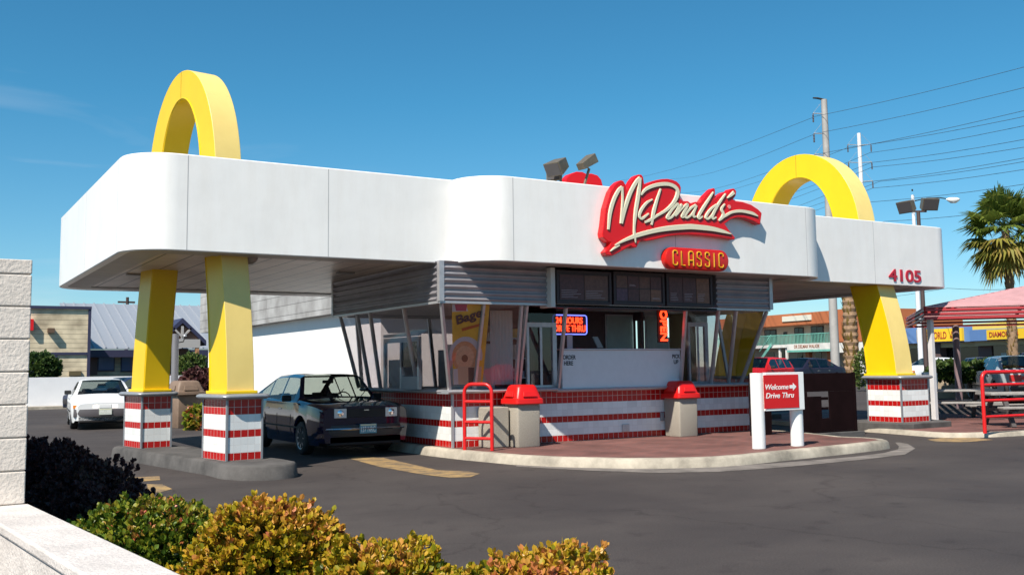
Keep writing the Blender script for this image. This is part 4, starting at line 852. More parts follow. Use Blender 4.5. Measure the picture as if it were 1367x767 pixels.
# ================================================================== CARS
def car(name, label, cat, loc, heading, paint, spec, plate=None, group=None, lit=False, detail=True):
    L_, W, H = spec['L'], spec['W'], spec['H']; wr = spec.get('wr', .31); ax = spec['ax']; belt0 = spec['belt']; sill = .20
    x0, x1 = -L_/2, L_/2; rb, rt, ft, fb = spec['gh']      # rear glass base, roof rear, roof front, cowl
    hood = spec['hood']; nose = spec['nose']; deck = spec['deck']; tail = spec['tail']
    t = thing(name, label, cat, loc, group, local=True); t.rotation_euler = (0, 0, heading)
    def lerp(P, x):
        for (a, b), (c, d) in zip(P[:-1], P[1:]):
            if x <= c: return b+(d-b)*max(0, (x-a))/(c-a)
        return P[-1][1]
    beltP = [(x0, tail), (x0+.25, deck), (rb, deck), (fb, hood), (x1-.35, nose+.03), (x1, nose-.04)]
    roofP = [(rb, deck+.02), (rt, H-.03), ((rt+ft)/2, H), (ft, H-.025), (fb, hood+.02)]
    wins = spec['wins']
    xs = {x0, x0+.06, x0+.18, rb, rt, ft, fb, x1-.45, x1-.18, x1-.06, x1}
    for a, b in wins: xs |= {a, b}
    for c in ax:
        for k in range(-8, 9): xs.add(c+k*(wr+.07)/8)
    x = x0
    while x < x1: xs.add(round(x, 3)); x += .22
    X = sorted(xs); X = [v for i, v in enumerate(X) if i == 0 or v-X[i-1] > .012 or v in (rb, rt, ft, fb)]
    rows = []
    for x in X:
        e = 1.0
        for q, rad in ((x-x0, .5), (x1-x, .55)):
            if q < rad: e = min(e, 1-spec.get('taper', .17)*(1-q/rad)**2.2)
        hw = W/2*e; belt = lerp(beltP, x); gh_ = rb < x < fb; top = lerp(roofP, x) if gh_ else belt+.03
        zb = sill
        for c in ax:
            dx = abs(x-c)
            if dx < wr+.07: zb = max(zb, wr+math.sqrt(max(0, (wr+.07)**2-dx*dx)))
        if x-x0 < .2 or x1-x < .2: zb = max(zb, .26)
        z1 = min(max(.50, zb+.04), belt-.12); f = (top-belt)/(H-belt) if gh_ else 0; f = max(0, min(1, f))
        hg = hw*.90*(1-f)+W/2*.70*f; e2 = .05*f+.01
        rows.append([(hw*.95, zb), (hw, z1), (hw*.992, (z1+belt)/2+.02), (hw*.965, belt-.035), (hw*.91, belt+.005*(1-f)), (hg if gh_ else hw*.86, top-e2 if gh_ else belt+.018), ((hg-.09) if gh_ else hw*.7, top-.004), (hw*.35 if not gh_ else hg*.5, top+.012), (0, top+.018)])
    full = []
    for x, r in zip(X, rows): full.append([Vector((x, y, z)) for y, z in r]+[Vector((x, -y, z)) for y, z in r[-2::-1]])
    nr = len(full[0]); body = MB(); glass = []
    G = {'windscreen': MB(), 'rear_window': MB()}; sides = {}
    for k in range(len(full)-1):
        xm = (X[k]+X[k+1])/2
        for i in range(nr-1):
            ii = i if i < nr//2 else nr-2-i; quad = [full[k][i], full[k][i+1], full[k+1][i+1], full[k+1][i]]; g = None
            if ii == 4 and rb < xm < fb:
                for wi, (a, b) in enumerate(wins):
                    if a < xm < b: g = ('side', wi, i < nr//2)
            if ii in (6, 7):
                if ft < xm < fb-.03: g = 'windscreen'
                if rb+.05 < xm < rt: g = 'rear_window'
            if g is None: body.add(quad, [(0,1,2,3)])
            elif isinstance(g, tuple): sides.setdefault(g, MB()).add(quad, [(0,1,2,3)])
            else: G[g].add(quad, [(0,1,2,3)])
    body.add(full[0], [tuple(range(nr))]); body.add(full[-1], [tuple(range(nr))])
    def fin(mb, nm, mt, sm):
        me = bpy.data.meshes.new(nm); bm = bmesh.new()
        me.from_pydata([tuple(v) for v in mb.v], [], mb.f); bm.from_mesh(me); bmesh.ops.remove_doubles(bm, verts=bm.verts, dist=.0005); bmesh.ops.recalc_face_normals(bm, faces=bm.faces)
        bm.to_mesh(me); bm.free(); me.materials.append(mt); me.polygons.foreach_set('use_smooth', [True]*len(me.polygons)); me.set_sharp_from_angle(angle=math.radians(sm))
        o = bpy.data.objects.new(nm, me); C.objects.link(o); o.parent = t; o['_l'] = (0,0,0); return o
    bo = fin(body, 'body', paint, 32)
    cg = spec.get('glass', M_CARGL)
    for nm, mb in G.items():
        if mb.v: fin(mb, nm, cg, 50)
    for k, mb in sides.items(): fin(mb, 'side_window', cg, 50)
    dk = mat('car_underside', (.012,.010,.011), .8)
    MB().box(x0+.25, x1-.25, -W*.36, W*.36, .17, .62).build('chassis', dk, t)
    tm = mat('tyre_rubber', (.014,.013,.014), .75); rmm = mat('alloy_rim', (.42,.40,.42), .3, metal=.7)
    for c in ax:
        for s in (-1, 1):
            y = s*(W/2-.11); wh = MB().lathe((c, y, wr), [(wr*.62, -.095), (wr*.9, -.10), (wr*.98, -.08), (wr, -.03), (wr, .03), (wr*.98, .08), (wr*.9, .10), (wr*.62, .095)], 28, 'y').build('wheel', tm, t, smooth=50)
            MB().lathe((c, y+s*.045, wr), [(.001, -.02), (wr*.18, s*.045), (wr*.22, s*.03), (wr*.5, s*.012), (wr*.58, s*.045), (wr*.66, s*.055), (wr*.66, -s*.02)], 24, 'y').build('rim', rmm, wh, smooth=30)
            if detail:
                sp = MB()
                for k in range(8):
                    a = k*math.pi/4; sp.bar((c+math.cos(a)*wr*.15, y+s*.07, wr+math.sin(a)*wr*.15), (c+math.cos(a)*wr*.58, y+s*.085, wr+math.sin(a)*wr*.58), .02, .035, (0,1,0))
                sp.build('spoke', rmm, wh)
    # trim: bumpers, lamps, plate, mirrors, interior
    bm_ = spec.get('bumper', mat('bumper_black', (.025,.022,.024), .5))
    for s, xe in ((1, x1), (-1, x0)):
        hw = W/2*.86; r_ = []
        for yy in [-1, -.93, -.8, -.4, 0, .4, .8, .93, 1]:
            xx = xe+s*(.07-.13*abs(yy)**3); r_.append([Vector((xx-s*.16, yy*(hw+.06), .36)), Vector((xx, yy*(hw+.06), .37)), Vector((xx+s*.02, yy*(hw+.06), .46)), Vector((xx, yy*(hw+.06), .57)), Vector((xx-s*.16, yy*(hw+.06), .58))])
        bb = MB().loft(r_).build('bumper', bm_, t, smooth=50)
        if spec.get('chrome'):
            MB().tube([(xe+s*(.094-.13*abs(q)**3), q*(hw+.05), .50) for q in (-.97,-.8,-.4,0,.4,.8,.97)], .022, 6).build('chrome_strip', mat('chrome', (.65,.63,.62), .15, metal=1), bb)
        MB().box(min(xe-s*.2, xe-s*.0), max(xe-s*.2, xe-s*.0), -hw*.9, hw*.9, .22, .36).build('valance', dk, t)
    hw = W/2*.83
    lm = mat('lamp_glass_lit' if lit else 'lamp_glass', (.75,.72,.68), .12, emit=(1,.8,.6) if lit else None, estr=1.1 if lit else 0)
    am = mat('indicator_amber', (.55,.17,.02), .3); rl = mat('tail_red', (.50,.02,.02), .3)
    nz = nose-.03; fz0 = nz-.17; sty = spec.get('face', 'wide')
    if sty == 'square':
        MB().box(x1-.03, x1+.012, -hw*.50, hw*.50, fz0-.0, nz-.01).build('grille', M_BLACK, t, bevel=.005)
        for k in range(3): MB().box(x1+.012, x1+.02, -hw*.15, hw*.15, fz0+.035+k*.045, fz0+.045+k*.045).build('grille_bar', M_BLACK, t)
        MB().box(x1+.013, x1+.024, -.05, .05, nz-.05, nz-.03).build('grille_badge', mat('chrome', (.65,.63,.62)), t)
        for s in (-1, 1):
            h_ = MB().box(x1-.04, x1+.015, min(s*hw*.52, s*hw*.84), max(s*hw*.52, s*hw*.84), fz0, nz-.005).build('headlight', lm, t, bevel=.008)
            MB().lathe((x1+.016, s*hw*.68, (fz0+nz)/2), [(.001,.010),(.05,.006),(.065,-.004)], 16, 'x').build('lamp_bulb', mat('lamp_reflector', (.8,.8,.82), .08, metal=.9), h_, smooth=60)
            MB().slab([(x1+.0, s*hw*.85, fz0), (x1-.10, s*(hw+.075), fz0), (x1-.10, s*(hw+.075), nz-.01), (x1+.0, s*hw*.85, nz-.01)], (-.05, 0, 0)).build('indicator', am, t)
    else:
        MB().box(x1-.03, x1+.010, -hw*.22, hw*.22, fz0+.06, nz-.02).build('grille', paint, t, bevel=.005)
        for s in (-1, 1):
            MB().slab([(x1+.008, s*hw*.25, fz0+.055), (x1-.02, s*hw*.93, fz0+.055), (x1-.02, s*hw*.93, nz-.02), (x1+.008, s*hw*.25, nz-.02)], (-.05, 0, 0)).build('headlight', lm, t, bevel=.004)
            MB().slab([(x1-.018, s*hw*.94, fz0+.055), (x1-.13, s*(hw+.10), fz0+.055), (x1-.13, s*(hw+.10), nz-.02), (x1-.018, s*hw*.94, nz-.02)], (-.05, 0, 0)).build('indicator', am, t)
    for s in (-1, 1):
        MB().box(x0-.012, x0+.03, min(s*hw*.55, s*hw*.98), max(s*hw*.55, s*hw*.98), tail-.24, tail-.06).build('tail_light', rl, t, bevel=.005)
    if spec.get('redband'): MB().box(x0-.008, x0+.02, -hw*.54, hw*.54, tail-.20, tail-.09).build('tail_panel', rl, t)
    if spec.get('chrome'):
        fr_ = MB()
        for s in (-1, 1):
            fr_.tube([(rb+.3, s*(W/2*.905), deck+.015), (fb-.05, s*(W/2*.905), hood-.03)], .010, 5)
        fr_.build('window_trim', mat('chrome', (.65,.63,.62)), t)
    if plate:
        pm = mat('plate_'+plate[1], {'blue': (.10,.28,.36), 'white': (.55,.58,.52)}[plate[1]], .5)
        zc = spec.get('platez', .50); xp = x1+.10
        p = MB().box(xp, xp+.008, -.165, .165, zc-.085, zc+.085).build('number_plate', pm, t, bevel=.004)
        MB().box(xp+.0085, xp+.010, -.15, .15, zc+.055, zc+.078).build('plate_band', mat('plate_band_pale', (.62,.60,.40), .5), p)
        text('plate_characters', plate[0], (xp+.0085, -.14, zc-.06), (0,1,0), (0,0,1), .28, .10, .002, mat('plate_ink', (.75,.74,.70) if plate[1] == 'blue' else (.06,.08,.12), .5), p, bold=.01)
    for s in (-1, 1):
        xm = fb-.30; MB().obox((xm, s*(W/2+.055), belt0+.10), (.035, 0, 0), (0, .09, 0), (0, 0, .058)).build('door_mirror', spec.get('mirror', M_BLACK), t, bevel=.02)
        for a, b in wins[-2:]:
            MB().box(a+.06, a+.22, s*(W/2*.985)-.012, s*(W/2*.985)+.014, belt0-.12, belt0-.095).build('door_handle', mat('chrome', (.65,.63,.62)), t, bevel=.004)
        ln = MB()
        for xx in [w_[0]-.03 for w_ in wins[-2:]]+[wins[-1][1]+.02]: ln.box(xx-.003, xx+.003, min(s*(W/2-.006), s*(W/2+.0015)), max(s*(W/2-.006), s*(W/2+.0015)), .30, belt0-.2)
        ln.build('door_gap', M_BLACK, t)
        MB().box(x0+.9, x1-.95, min(s*(W/2-.004), s*(W/2+.012)), max(s*(W/2-.004), s*(W/2+.012)), .485, .515).build('side_moulding', M_BLACK, t)
    if detail:
        sm_ = mat('seat_cloth', (.05,.035,.035), .8)
        for xx in (fb-1.15, fb-2.05):
            for s in (-1, 1):
                s_ = MB().obox((xx, s*.36, .62), (.10, 0, -.0), (0, .22, 0), (-.06, 0, .30)).build('seat', sm_, t, bevel=.05)
                MB().obox((xx-.10, s*.36, 1.02), (.04, 0, 0), (0, .12, 0), (0, 0, .07)).build('headrest', sm_, s_, bevel=.03)
        MB().box(fb-2.35, fb-2.0, -W*.36, W*.36, .45, 1.0).build('rear_seat', sm_, t, bevel=.06)
        MB().box(rb+.2, fb-2.36, -W*.36, W*.36, .60, .90).build('parcel_shelf', sm_, t)
        MB().box(rt+.05, ft-.05, -W*.31, W*.31, H-.07, H-.045).build('headliner', sm_, t)
        MB().box(fb-.62, fb-.15, -W*.40, W*.40, .62, belt0+.0).build('dashboard', sm_, t, bevel=.04)
        MB().tube([(fb-.72+.04*math.sin(a), .36+.18*math.cos(a), belt0+.02+.17*math.sin(a)) for a in [2*math.pi*i/20 for i in range(21)]], .013, 6).build('steering_wheel', M_BLACK, t)
        MB().box(fb-.60, fb-.55, -.11, .11, H-.19, H-.13).build('rear_mirror', M_BLACK, t, bevel=.01)
        for yy in (-.05, .45): MB().tube([(fb+.02, yy, hood+.045), (fb-.30, yy+.28, hood+.20)], .008, 5).build('wiper', M_BLACK, t)
    return t
def paint(name, col, rough=.28): return mat(name, col, rough, coat=.25, spec=.4)
SEDAN = dict(L=4.66, W=1.74, H=1.38, ax=(-1.36, 1.34), belt=.92, hood=.93, nose=.74, deck=.96, tail=.90, gh=(-1.72, -1.02, .30, 1.02), wins=[(-1.30, -.98), (-.93, -.22), (-.14, .58)])
SAAB = dict(L=4.66, W=1.76, H=1.49, ax=(-1.22, 1.28), belt=.93, hood=.99, nose=.90, deck=1.0, tail=.86, gh=(-2.0, -.85, .56, .97), wins=[(-1.42, -.92), (-.84, -.14), (-.06, .70)], face='square', taper=.07, chrome=True, platez=.50)
M_NAVY = mat('navy_paint', (.004, .006, .026), .07, coat=.5, spec=.5)
fr = atx(546, 575, 8.02)
car('hatchback_car', 'dark navy fastback car waiting in the drive lane beside the kiosk', 'car', (7.18, fr.y+4.66/2+.04, 0), -math.pi/2, M_NAVY, SAAB, ('137 NRC', 'blue'))
fc = atz(150, 572, 0)
M_WCAR = paint('white_car_paint', (.74, .74, .74), .3)
car('sedan_car', 'white sedan with lit headlights coming round the lane at far left', 'car', (fc.x+.0, fc.y+2.1, 0), -math.pi/2-.10, M_WCAR, dict(SEDAN, bumper=mat('bumper_grey', (.09,.08,.085), .5)), ('WLJ 208', 'white'), lit=True)
def street_car(name, label, pxc, D, heading, p, spec, cat='car', dz=0, **k):
    q = atd(pxc, 486, D); g = 'cars parked beyond the patio'
    return car(name, label, cat, (q.x, q.y, gh(q.x)+dz), heading, p, spec, None, g, detail=False, **k)
DG = glass_mat('street_car_glass', (.30,.36,.34), 1.3)
SED = dict(SEDAN, glass=DG)
HATCH = dict(L=3.9, W=1.65, H=1.42, ax=(-1.22, 1.2), belt=.92, hood=.95, nose=.76, deck=1.0, tail=.92, gh=(-1.88, -1.45, .25, .95), wins=[(-1.5, -.95), (-.88, -.25), (-.18, .52)], glass=DG)
JEEP = dict(L=4.3, W=1.75, H=1.62, wr=.38, ax=(-1.2, 1.25), belt=1.12, hood=1.15, nose=1.0, deck=1.15, tail=1.1, gh=(-2.1, -1.95, .25, .65), wins=[(-1.8, -1.0), (-.9, -.2), (-.1, .42)], glass=DG)
street_car('hatchback_car', 'red hatchback partly behind the right corner of the kiosk', 1014, 41, math.radians(200), mat('red_car_paint', (.50,.010,.012), .5, spec=.3), HATCH)
street_car('sedan_car', 'dark blue sedan parked above the maroon screen, right of the red hatchback', 1071, 45, math.radians(188), mat('slate_car_paint', (.014,.012,.026), .4, spec=.3), SED)
street_car('sedan_car', 'white sedan parked behind the bushes left of the patio roof post', 1245, 56, math.radians(172), M_WCAR, SED)
street_car('sedan_car', 'dark grey sedan seen from the rear between the white sedan and the jeep', 1305, 60, math.radians(60), paint('grey_car_paint', (.07,.06,.065)), SED)
street_car('jeep', 'dark blue off road car with pale wheel arches beside the right palm trunk', 1362, 58, math.radians(160), paint('jeep_paint', (.014,.016,.035)), JEEP, cat='off road car')
street_car('sedan_car', 'pale silver car seen from the rear behind the long red rail', 1350, 30, math.radians(48), paint('silver_car_paint', (.42,.46,.48)), dict(SED, redband=True, W=1.8), dz=0)
q = atd(176, 520, 40); car('sedan_car', 'dark blue sedan hidden behind the far tiled pier and the white sedan', 'car', (q.x, q.y+1, 0), math.radians(200), paint('blue_car_paint', (.02,.03,.07)), SED, detail=False)
# ================================================================== PATIO
def picnic(label, c, ang, L_=1.9):
    t = thing('picnic_table', label, 'picnic table', (*c, PZ), 'picnic tables on the patio', local=True); t.rotation_euler = (0,0,ang)
    W_ = mat('grey_table_slab', (.30,.28,.26), .7, var=.2); Lg = mat('table_leg_dark', (.07,.06,.06), .7, var=.2)
    MB().box(-L_/2, L_/2, -.36, .36, .70, .76).build('table_top', W_, t, bevel=.012)
    for s in (-1, 1):
        MB().box(-L_/2, L_/2, s*.72-.13, s*.72+.13, .41, .46).build('bench', W_, t, bevel=.01)
        for k in (-1, 1): MB().bar((s*L_*.33, k*.62, 0), (s*L_*.33, k*.22, .70), .10, .07).build('leg', Lg, t)
        MB().bar((s*L_*.33, -.75, .37), (s*L_*.33, .75, .37), .08, .07).build('bench_bearer', Lg, t)
picnic('grey picnic table in the shade behind the white patio post', (23.2, 16.45), -.72, 2.2)
picnic('grey picnic table behind the long red rail', (21.9, 13.55), -.5, 2.0)
def shelter():
    A = Vector((21.45, 15.75, 0)); e1 = Vector((.75, .66, 0)).normalized(); e2 = Vector((.66, -.75, 0)).normalized(); S = 6.0; z0, z1, za = 2.62, 2.90, 3.58
    t = thing('patio_shelter', 'red slatted pyramid roof on posts over the picnic tables', 'shelter', (25.6, 15.6, .15))
    Ms = mat('sunlit_red_slat', (.56, .30, .30), .5, var=.15, scale=3); Md = mat('dark_red_steel', (.36,.03,.035), .45)  # sunlit paleness put into the slat red
    cs = [A, A+e1*S, A+e1*S+e2*S, A+e2*S]; ctr = A+(e1+e2)*S/2
    n = 15; slats = MB()
    for k in range(4):
        a, b = cs[k], cs[(k+1) % 4]
        for i in range(n):
            f0, f1 = i/n, (i+.62)/n
            def P(c_, f, dz=0): q_ = c_.lerp(ctr, f); return Vector((q_.x, q_.y, z1+(za-z1)*f+dz))
            slats.add([P(a, f0), P(b, f0), P(b, f1), P(a, f1), P(a, f0, .03), P(b, f0, .03), P(b, f1, .03), P(a, f1, .03)], [(0,3,2,1),(4,5,6,7),(0,1,5,4),(1,2,6,5),(2,3,7,6),(3,0,4,7)])
    slats.build('roof_slats', Ms, t)
    for k in range(4):
        a, b = cs[k], cs[(k+1) % 4]; d = (b-a).normalized()
        MB().bar(Vector((a.x, a.y, z1-.02)), Vector((ctr.x, ctr.y, za-.03)), .07, .10).build('hip_rafter', Md, t)
        for z in (2.64, 2.74, 2.84): MB().bar(Vector((a.x, a.y, z))+d*.02, Vector((b.x, b.y, z))-d*.02, .05, .055).build('eave_rail', Md, t)
        MB().bar(Vector((*a.lerp(b, .5)[:2], z1-.04)), Vector((ctr.x, ctr.y, za-.06)), .05, .08).build('rafter', Md, t)
    Mp = mat('white_post', (.62,.60,.60), .5, var=.1, scale=3); Mq = mat('mauve_post', (.22,.15,.16), .5)
    p1 = A+e1*.12+e2*.12; p2 = A+e1*S*.98+e2*1.35
    MB().box(p1.x-.06, p1.x+.06, p1.y-.06, p1.y+.06, PZ, 2.66).build('post', Mp, t, bevel=.008)
    MB().cyl((p2.x, p2.y, PZ), (p2.x, p2.y, 2.66), .10, n=14).build('post', Mq, t, smooth=50)
    for p in (cs[3]-e2*.2+e1*.2, cs[2]-e2*.2-e1*.2): MB().cyl((p.x, p.y, PZ), (p.x, p.y, 2.66), .07, n=12).build('post', Mq, t, smooth=50)
    MB().box(p1.x-.13, p1.x+.13, p1.y-.13, p1.y+.13, PZ, PZ+.02).build('post_foot', Mp, t)
shelter()
q = atd(1240.5, 497, 27.6); qq = atd(1240.5, 520, 27.6)
mbx = thing('white_box_sign', 'small white box on a thin stand beside the white patio post', 'box', (q.x, q.y, PZ))
MB().obox((q.x, q.y, (q.z+qq.z)/2), RT*.19, FW*.08, (0,0,(q.z-qq.z)/2)).build('box_case', M_SIGNW, mbx, bevel=.01)
MB().cyl((q.x, q.y, PZ), (q.x, q.y, qq.z-.002), .03, n=8).build('stand', M_BLACK, mbx)
# planter bank with bushes beyond the patio
A, B = atd(1238, 510, 33), atd(1420, 510, 30)
dd = (B-A).normalized(); nn_ = Vector((-dd.y, dd.x, 0)).normalized()
if nn_.dot(FW) < 0: nn_ = -nn_
solo('planter_wall', MB().prism([tuple(p[:2]) for p in (A, B, B+nn_*1.8, A+nn_*1.8)], .0, 1.02), mat('tan_bank', (.38,.30,.21), .95, var=.35, scale=2, bump=.4, bscale=20), 'low tan planter bank behind the picnic tables', 'planter', bevel=.03)
# ================================================================== FOLIAGE
RAMP_GREEN = [(0, (.020,.045,.012)), (.5, (.055,.10,.022)), (1, (.13,.17,.04))]
RAMP_ORANGE = [(0, (.05,.085,.010)), (.22, (.20,.20,.010)), (.5, (.46,.31,.016)), (.75, (.56,.28,.05)), (1, (.50,.16,.07))]
RAMP_GO = [(0, (.030,.075,.010)), (.45, (.10,.16,.016)), (.72, (.24,.25,.02)), (.95, (.40,.22,.05)), (1, (.5,.12,.06))]
RAMP_SHADE = [(0, (.060,.018,.022)), (.6, (.095,.035,.030)), (1, (.13,.07,.04))]  # shade put into the leaf colour of the shaded shrubs
M_LG = attr_mat('leaf_green', RAMP_GREEN); M_LO = attr_mat('leaf_orange', RAMP_ORANGE, .38); M_LGO = attr_mat('leaf_mixed', RAMP_GO, .38); M_LD = attr_mat('leaf_shaded', RAMP_SHADE, .6, .1)
M_TWIG = mat('twig_brown', (.05,.03,.02), .9)
def fib(n, seed):
    r = np.random.default_rng(seed); i = np.arange(n)+.5; ph = np.arccos(1-2*i/n*.995); th = math.pi*(1+5**.5)*i+r.normal(0, .35, n)
    return np.stack([np.cos(th)*np.sin(ph), np.sin(th)*np.sin(ph), np.cos(ph)], 1)
def leaf_cloud(tips, dirs, per, ls, lw, seed, tone0, tonev, open_=.8):
    r = np.random.default_rng(seed); V = []; Fc = []; T = []; base = 0
    shape = [(0, 0, 0), (.35, .5, .06), (.72, .46, .08), (1, 0, .02), (.72, -.46, .08), (.35, -.5, .06)]
    for p, d, t0 in zip(tips, dirs, tone0):
        d = d/np.linalg.norm(d); a = np.cross(d, [.3, .2, 1.]); a /= np.linalg.norm(a); b = np.cross(d, a)
        ph0 = r.uniform(0, 6.28)
        for k in range(per):
            ph = ph0+k*2.4; tilt = open_*(.35+.75*k/per)*r.uniform(.8, 1.25)
            dirl = d*math.cos(tilt)+(a*math.cos(ph)+b*math.sin(ph))*math.sin(tilt); side = np.cross(dirl, d); ns = np.linalg.norm(side)
            side = side/ns if ns > 1e-6 else a; up = np.cross(side, dirl); s = ls*r.uniform(.7, 1.25); q = p-d*.012*k/per*2+r.normal(0, ls*.18, 3)
            ws = lw*s/ls
            for u, v, wv in shape: V.append(q+dirl*u*s+side*v*ws*1.0+up*wv*s)
            Fc.append((base, base+1, base+2, base+3)); Fc.append((base, base+3, base+4, base+5)); base += 6
            tt = min(1, max(0, t0+r.normal(0, tonev))); T += [tt, tt]
    return V, Fc, T
def shrub(label, c, rx, ry, rz, zc, mt, tips, per, ls, lw, seed, name='shrub', tone=.5, tonev=.16, group=None, bumps=9, twig=True, zmin=.02, parent=None, cat='shrub'):
    r = np.random.default_rng(seed); t = thing(name, label, cat, (c[0], c[1], 0), group)
    D = fib(tips, seed); D = D[D[:, 2] > -.75]
    bc = fib(bumps*3, seed+5)[r.permutation(bumps*3)[:bumps*2]]
    f = 1+0*D[:, 0]
    for b in bc: f += r.uniform(.02, .26)*np.exp(-((D-b)**2).sum(1)/.07)
    f *= r.uniform(.80, 1.04, len(D)); f -= .13; f += (r.random(len(D)) < .05)*r.uniform(.03, .13, len(D))
    P = D*np.array([rx, ry, rz])*f[:, None]+np.array([c[0], c[1], zc]); k = P[:, 2] > zmin; P = P[k]; D = D[k]
    nd = D/np.array([rx, ry, rz]); nd /= np.linalg.norm(nd, axis=1)[:, None]; nd = nd+np.array([0,0,.45])+r.normal(0, .28, nd.shape)
    ph = np.sin(P@np.array([5.1, 3.3, 2.2])+seed)*.5+np.sin(P@np.array([-3.1, 6.3, 4.2]))*.5
    V, Fc, T = leaf_cloud(P, nd, per, ls, lw, seed+1, tone+.22*ph+r.normal(0, tonev*.8, len(P)), tonev*.9)
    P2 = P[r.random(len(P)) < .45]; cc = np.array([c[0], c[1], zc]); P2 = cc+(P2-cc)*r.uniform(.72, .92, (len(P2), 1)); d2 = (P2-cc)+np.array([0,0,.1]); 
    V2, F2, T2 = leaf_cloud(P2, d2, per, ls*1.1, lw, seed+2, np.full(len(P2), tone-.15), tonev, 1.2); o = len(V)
    tone_mesh('foliage', V+V2, Fc+[tuple(i+o for i in q) for q in F2], T+T2, mt, t)
    if twig:
        tw = MB()
        for i in range(0, len(P), max(1, len(P)//60)):
            e = Vector(P[i]); s0 = Vector((c[0]+.1*D[i][0], c[1]+.1*D[i][1], 0)); m_ = s0.lerp(e, .5)+Vector((0,0,.05)); tw.tube([s0, m_, e], [.012, .008, .004], 4)
        tw.build('stem', M_TWIG, t)
    return t
g_ = 'foreground shrubs along the low white wall'
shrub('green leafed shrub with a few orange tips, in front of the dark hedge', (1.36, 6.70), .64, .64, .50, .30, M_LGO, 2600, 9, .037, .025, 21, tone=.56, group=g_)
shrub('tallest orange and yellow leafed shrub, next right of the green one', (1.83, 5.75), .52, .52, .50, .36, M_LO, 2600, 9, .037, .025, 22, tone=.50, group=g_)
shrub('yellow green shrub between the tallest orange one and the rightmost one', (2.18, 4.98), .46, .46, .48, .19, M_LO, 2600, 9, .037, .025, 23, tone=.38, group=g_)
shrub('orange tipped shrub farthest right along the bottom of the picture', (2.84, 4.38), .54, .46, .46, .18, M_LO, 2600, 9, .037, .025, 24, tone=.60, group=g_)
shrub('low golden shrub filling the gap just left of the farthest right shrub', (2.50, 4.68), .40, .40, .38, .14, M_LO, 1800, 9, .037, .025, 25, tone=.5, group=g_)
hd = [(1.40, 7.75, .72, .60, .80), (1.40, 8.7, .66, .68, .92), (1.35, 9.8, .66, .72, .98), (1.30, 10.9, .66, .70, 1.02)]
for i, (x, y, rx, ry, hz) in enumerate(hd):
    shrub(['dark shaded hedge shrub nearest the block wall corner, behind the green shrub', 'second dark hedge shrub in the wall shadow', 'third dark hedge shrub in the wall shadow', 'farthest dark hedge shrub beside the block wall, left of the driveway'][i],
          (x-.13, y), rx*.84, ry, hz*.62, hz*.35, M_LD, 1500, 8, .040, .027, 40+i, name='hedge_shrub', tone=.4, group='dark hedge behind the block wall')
for i, (px, py, D, rr) in enumerate([(1270, 503, 31.5, .85), (1316, 503, 31.2, .9)]):
    q = atd(px, py, D); shrub(['round green bush on the tan planter right of the white box', 'round green bush on the tan planter behind the second patio post'][i], (q.x, q.y), rr, rr*.8, .42, 1.15, M_LG, 420, 6, .15, .09, 60+i, name='bush', cat='bush', tone=.55, twig=False, zmin=1.0, group='bushes on the planter bank')
q = atd(268, 575, 27); shrub('small yellow green bush at the foot of the far white wall', (q.x, q.y), .45, .45, .45, .25, M_LGO, 160, 6, .12, .08, 70, name='bush', cat='bush', tone=.7, twig=False)
q = atd(258, 540, 36); shrub('big dark bush standing in for a shaded patch behind the brown bin', (q.x+.25, q.y), 1.0, .8, .95, .75, M_LD, 420, 7, .16, .11, 71, name='bush', cat='bush', tone=.3, twig=False)  # bush shape with dark leaves takes the place of a shaded area
q = atd(55, 495, 47); shrub('dark green bush growing over the far white wall at the left', (q.x, q.y), .9, .7, .7, 1.85, M_LG, 420, 6, .18, .10, 72, name='bush', cat='bush', tone=.35, twig=False, zmin=.9)
q = atd(254, 487, 56); shrub('light green bush in front of the gabled porch', (q.x, q.y), .95, .7, .9, 1.75, M_LG, 260, 6, .18, .10, 73, name='bush', cat='bush', tone=.8, twig=False, zmin=.9)
q = atd(1152, 492, 40); shrub('pale desert bush left of the yellow leg at the right', (q.x, q.y), .35, .35, .9, 1.2, M_LG, 200, 6, .12, .05, 74, name='bush', cat='bush', tone=.9, twig=False, zmin=.4)
